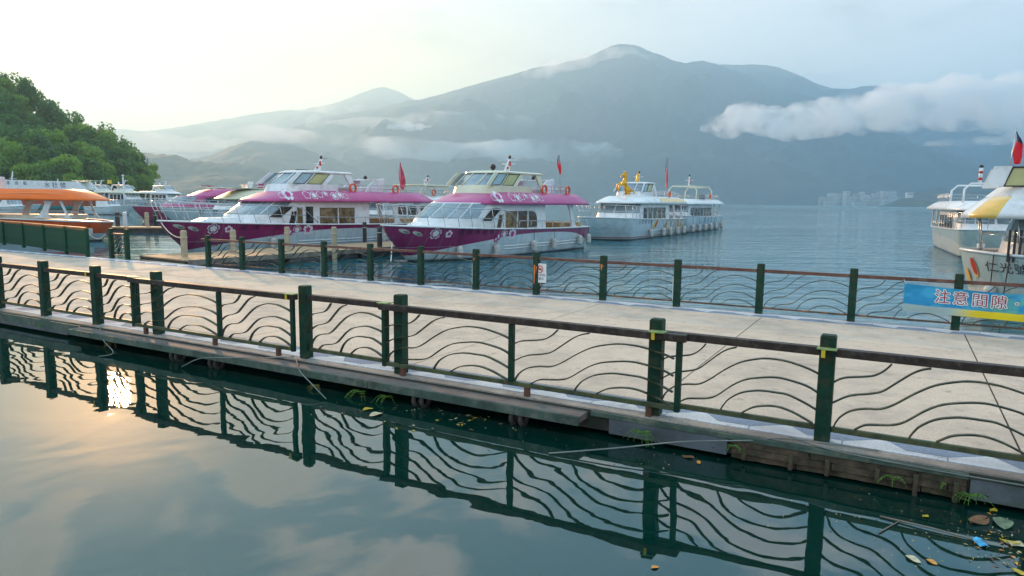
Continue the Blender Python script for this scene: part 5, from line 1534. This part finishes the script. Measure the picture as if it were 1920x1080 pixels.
cable([dk(12.35, e - .12, .02), dk(12.8, e - .50, -.06), dk(13.3, e - .72, -.18), dk(13.7, e - .85, -.31)], .009, 'thin cable hanging right from the paired posts mid-railing')
cable([dk(20.9, e - .05, .01), dk(20.0, e - .16, .015), dk(19.6, e - .26, -.05), dk(18.9, e - .50, -.12), dk(18.2, e - .85, -.22), dk(17.5, e - 1.15, -.32)], .009, 'long grey cable running along the ledge to the water at the right')
cable([dk(20.0, e - .1, .02), dk(20.5, e - .24, -.01), dk(21.4, e - .27, -.03), dk(22.5, e - .27, -.035), dk(24, e - .3, -.05)], .008, 'thin cable lying along the ledge in front of the right posts')

PLANT = material('fern_green', (.10, .22, .025), .55, var=.35, vscale=8)
PLANT_Y = material('yellow_moss', (.22, .20, .035), .8, var=.35, vscale=8)
def sprig(P, n, ln, mat, label, seed, out=-1.):
    r = random.Random(seed); e_ = empty('fern', P, 0, label, 'plant'); 
    for i in range(n):
        a = r.uniform(-1.2, 1.2); d = (-V * math.cos(a) * .8 + U * math.sin(a)).normalized()
        L_ = ln * r.uniform(.6, 1.1); mb = MB(); pts = []
        for k in range(6):
            t = k / 5; pts.append(d * L_ * t + Vector((0, 0, L_ * (.8 * t - 1.1 * t * t))))
        sd_ = d.cross(Vector((0, 0, 1)))
        mb.tube(pts, .003, 4)
        for k in range(1, 6):
            for s in (-1, 1):
                b_ = pts[k]; w_ = ln * .28 * (1.1 - k / 6); mb.add([b_, b_ + sd_ * s * w_ * .5 + d * w_ * .35, b_ + sd_ * s * w_ + d * w_ * .3 + Vector((0, 0, -.01)), b_ + sd_ * s * w_ * .5 - d * w_ * .05], [(0, 1, 2, 3)])
        mb.build('frond', mat, e_)
for t, z, n, ln, mt, lab, vo in ((18.35, -.16, 9, .26, PLANT, 'green fern growing below the post left of the grey fascia plate', -.30), (21.05, -.18, 5, .16, PLANT, 'small fern on the rough stones near the right', -.27), (21.72, -.22, 8, .20, PLANT, 'bright leafy sprig beside the last grey plate on the right', -.27),
                         (5.0, -.12, 5, .18, PLANT, 'small fern on the left ledge below the second post', -.30), (7.6, -.24, 12, .2, PLANT_Y, 'yellowish moss tuft hanging under the left ledge', -.30), (14.0, -.26, 9, .26, PLANT, 'drooping fern under the plank ledge left of the tyres', -.42), (14.5, -.26, 7, .22, PLANT, 'second drooping fern under the plank ledge', -.42),
                         (19.42, -.14, 4, .14, PLANT, 'tiny fern at the end of the grey fascia plate', -.27), (13.1, -.28, 7, .18, PLANT_Y, 'yellow hanging weed under the plank ledge', -.45), (21.5, -.15, 3, .12, PLANT, 'tiny sprig on the mossy stones left of the bright sprig', -.27)):
    sprig(dk(t, -WID + vo, z), n, ln, mt, lab, int(t * 100))

# floating leaves and litter on the still water
def leaf(P, ln, mat, label, seed, name='leaf'):
    r = random.Random(seed); a = r.uniform(0, 6.28); d = Vector((math.cos(a), math.sin(a), 0)); s = Vector((-d.y, d.x, 0)); mb = MB()
    w_ = ln * r.uniform(.22, .35); pts = []
    for k in range(9):
        t = k / 8; q = math.sin(math.pi * t) ** .8 * w_
        for m in (-1, 0, 1): pts.append(d * (t - .5) * ln + s * m * q + Vector((0, 0, .006 + .02 * abs(m) * math.sin(3 * t + seed) ** 2 * ln / .1 * .5)))
    mb.add(pts, [(3 * k + m, 3 * k + m + 1, 3 * k + m + 4, 3 * k + m + 3) for k in range(8) for m in (0, 1)])
    o = mb.build(name, mat); o.location = P
    return tag(o, label, 'leaf') if label else o
LY = material('leaf_yellow', (.62, .42, .03), .5, var=.2, vscale=20); LB = material('leaf_brown', (.22, .11, .05), .6, var=.3, vscale=20); LO = material('leaf_orange', (.80, .32, .05), .5, var=.2, vscale=20); LP = material('leaf_pale', (.62, .52, .33), .6, var=.2, vscale=20)
for px, py, ln, m_, lab in ((1747, 1055, .10, LO, 'orange leaf afloat in the sky reflection at the right'), (1735, 969, .09, LY, 'dark-spotted yellow leaf near the floating stick'), (1905, 1022, .17, LP, 'pale round-tipped dead leaf at the right edge'), (1862, 958, .12, LY, 'yellow leaf in the debris below the grey plate'), (1893, 1018, .13, LY, 'yellow leaf touching the pale dead leaf'),
                        (1914, 1075, .13, LY, 'yellow leaf in the bottom right corner of the water'), (1310, 868, .10, LO, 'orange leaf on the dark water below the fern'), (1290, 858, .16, LB, 'brown leaf on the dark water below the fern'), (1228, 1065, .08, LO, 'tiny orange leaf low in the middle reflection'),
                        (1712, 1050, .14, LP, 'narrow straw-coloured leaf next to the orange leaf'), (1835, 978, .26, LB, 'large curled brown leaf in the debris'), (1880, 982, .3, material('leaf_grey_green', (.22, .27, .16), .6, var=.3, vscale=10), 'large grey-green leaf in the debris'), (705, 778, .22, LP, 'pale leaf floating below the ferns'), (690, 768, .18, LY, 'yellow-green leaf floating below the ferns')):
    leaf(at(px, py, 0.0), ln, m_, lab, int(px + py))
mb = MB(); a, b_ = at(1650, 968, .01), at(1842, 1016, .01); mb.tube([a, a.lerp(b_, .5) + Vector((0, 0, .01)), b_], .009, 6); mb.tube([a.lerp(b_, .2), at(1648, 998, .01)], .007, 5); tag(mb.build('stick', material('wet_stick', (.22, .19, .15), .6)), 'long thin stick floating at the lower right', 'stick')
P = at(1838, 1020, 0); mb = MB(); mb.add([(-.05, -.07, .01), (.03, -.08, .012), (.05, .07, .02), (-.03, .08, .015), (.0, -.075, .025), (.01, .075, .03)], [(0, 4, 5, 3), (4, 1, 2, 5)]); o = mb.build('wrapper', [material('wrapper_blue', (.05, .38, .68), .35, var=.5, vscale=14)]); o.location = P; tag(o, 'crumpled blue and white wrapper floating at the end of the stick', 'wrapper')
r = random.Random(9); mb = MB()
def scat(n, cx, cy, sx, sy, mats, smin, smax):
    for _ in range(n):
        px, py = r.gauss(cx, sx), r.gauss(cy, sy)
        P = at(px, py, .006)
        if (P - O0).dot(V) > -WID - .3: continue
        a = r.uniform(0, 6.28); s = r.uniform(smin, smax); d = Vector((math.cos(a), math.sin(a), 0)); e_ = Vector((-d.y, d.x, 0)) * r.uniform(.15, .45)
        mb.cur = r.choice(mats); mb.add([P - d * s, P - e_ * s + Vector((0, 0, .004)), P + d * s, P + e_ * s + Vector((0, 0, .008))], [(0, 1, 2, 3)])
scat(90, 1870, 1010, 45, 34, (0, 1, 1, 3, 2), .006, .03); scat(50, 1900, 1050, 30, 28, (0, 1, 1, 3, 1), .008, .035); scat(70, 905, 783, 70, 10, (1, 1, 0, 3), .01, .05); scat(40, 1250, 856, 50, 12, (1, 1, 3), .005, .02); scat(50, 1650, 960, 120, 30, (1, 3), .006, .02); scat(50, 1790, 1030, 80, 25, (3, 3, 0), .004, .012); scat(40, 700, 770, 60, 10, (1, 3), .01, .03); scat(40, 1100, 830, 140, 20, (3, 1), .005, .015)
tag(mb.build('leaf_litter', [LY, LB, LO, LP]), 'scattered leaf fragments and debris floating along the walkway edge', kind='stuff')

# ------------------------------------------------------------------ clouds lying on the mountains
def pc(px, py, D, rx, rz, ry=None):
    return (atd(px, py, D), ((rx / FOC * D), ry or rx / FOC * D, rz / FOC * D))
CR = random.Random(21)
def bank(path, D, n, rx, rz, jit=.4):
    out = []
    for i in range(n):
        t = i / max(1, n - 1) * (len(path) - 1); k = min(int(t), len(path) - 2); f = t - k
        x = path[k][0] * (1 - f) + path[k + 1][0] * f; y = path[k][1] * (1 - f) + path[k + 1][1] * f; s = path[k][2] * (1 - f) + path[k + 1][2] * f
        out.append(pc(x + CR.uniform(-1, 1) * rx * jit, y + CR.uniform(-1, 1) * rz * jit * s, D + CR.uniform(-80, 80), rx * s * CR.uniform(.7, 1.2), rz * s * CR.uniform(.7, 1.15), rx * s / FOC * D * .7))
    return out
if CLOUDS:
    cloud(bank([(1345, 238, .7), (1400, 225, 1.1), (1470, 232, 1.0), (1530, 215, 1.35), (1600, 222, 1.3), (1700, 200, 1.7), (1800, 195, 1.9), (1950, 190, 2.2), (2100, 185, 2.2)], 2500, 64, 40, 24), 20, .022, 'white cloud bank lying against the right shoulder of the mountain', 26, .012, sd=1)
    cloud(bank([(1740, 275, .5), (1800, 268, .9), (1880, 262, 1.1), (1980, 250, 1.4), (2100, 240, 1.4)], 2400, 12, 42, 9), 16, .012, 'thin lower streak of cloud under the bank on the right', 16, .008, sd=2)
    cloud(bank([(700, 243, .5), (730, 238, .9), (760, 234, 1.1), (790, 239, .8), (808, 236, .5)], 3700, 9, 17, 8), 14, .03, 'small flat white cloud left of the peak', 10, .012, sd=3)
    cloud(bank([(555, 203, .7), (590, 203, 1.0), (630, 205, 1.0), (680, 200, .6)], 6500, 7, 30, 10), 40, .003, 'pale wisp over the far left ridge', 20, .006, sd=4)
    cloud(bank([(1085, 262, .7), (1105, 260, .8)], 3900, 3, 13, 7), 12, .015, 'small puff of mist in front of the foothill', 8, .015, sd=5)
    cloud(bank([(1245, 252, .8), (1265, 246, 1.0), (1282, 250, .6)], 3800, 4, 14, 8), 12, .02, 'small puff of mist right of the foothill', 8, .015, sd=6)
    cloud(bank([(1085, 196, .6), (1120, 188, .9), (1160, 189, .8), (1200, 200, .5)], 4250, 6, 24, 5), 14, .006, 'thin cap of mist on the rounded foothill', 8, .012, sd=7)
    cloud(bank([(1020, 140, 1.), (1090, 115, 1.1), (1165, 98, .8), (1230, 112, .5)], 4700, 8, 42, 10), 26, .006, 'faint veil of cloud below the summit', 14, .006, sd=8)
    cloud(bank([(520, 250, .6), (640, 265, .9), (800, 285, 1.1), (950, 280, 1.1), (1100, 290, .9), (1230, 295, .7)], 3300, 14, 110, 17), 50, .006, 'wide pale bank of valley mist below the mountain', 30, .003, sd=9)
    cloud(bank([(600, 225, .6), (720, 235, .8), (860, 225, 1.0), (1000, 235, 1.0), (1130, 240, .7)], 3900, 10, 90, 14), 45, .004, 'soft veil of mist drifting across the middle slopes', 26, .004, sd=11)
    cloud(bank([(210, 270, 1.), (330, 272, 1.), (440, 268, .9)], 3300, 6, 70, 16), 40, .004, 'bright valley mist at the foot of the far left ridge', 20, .004, sd=10)
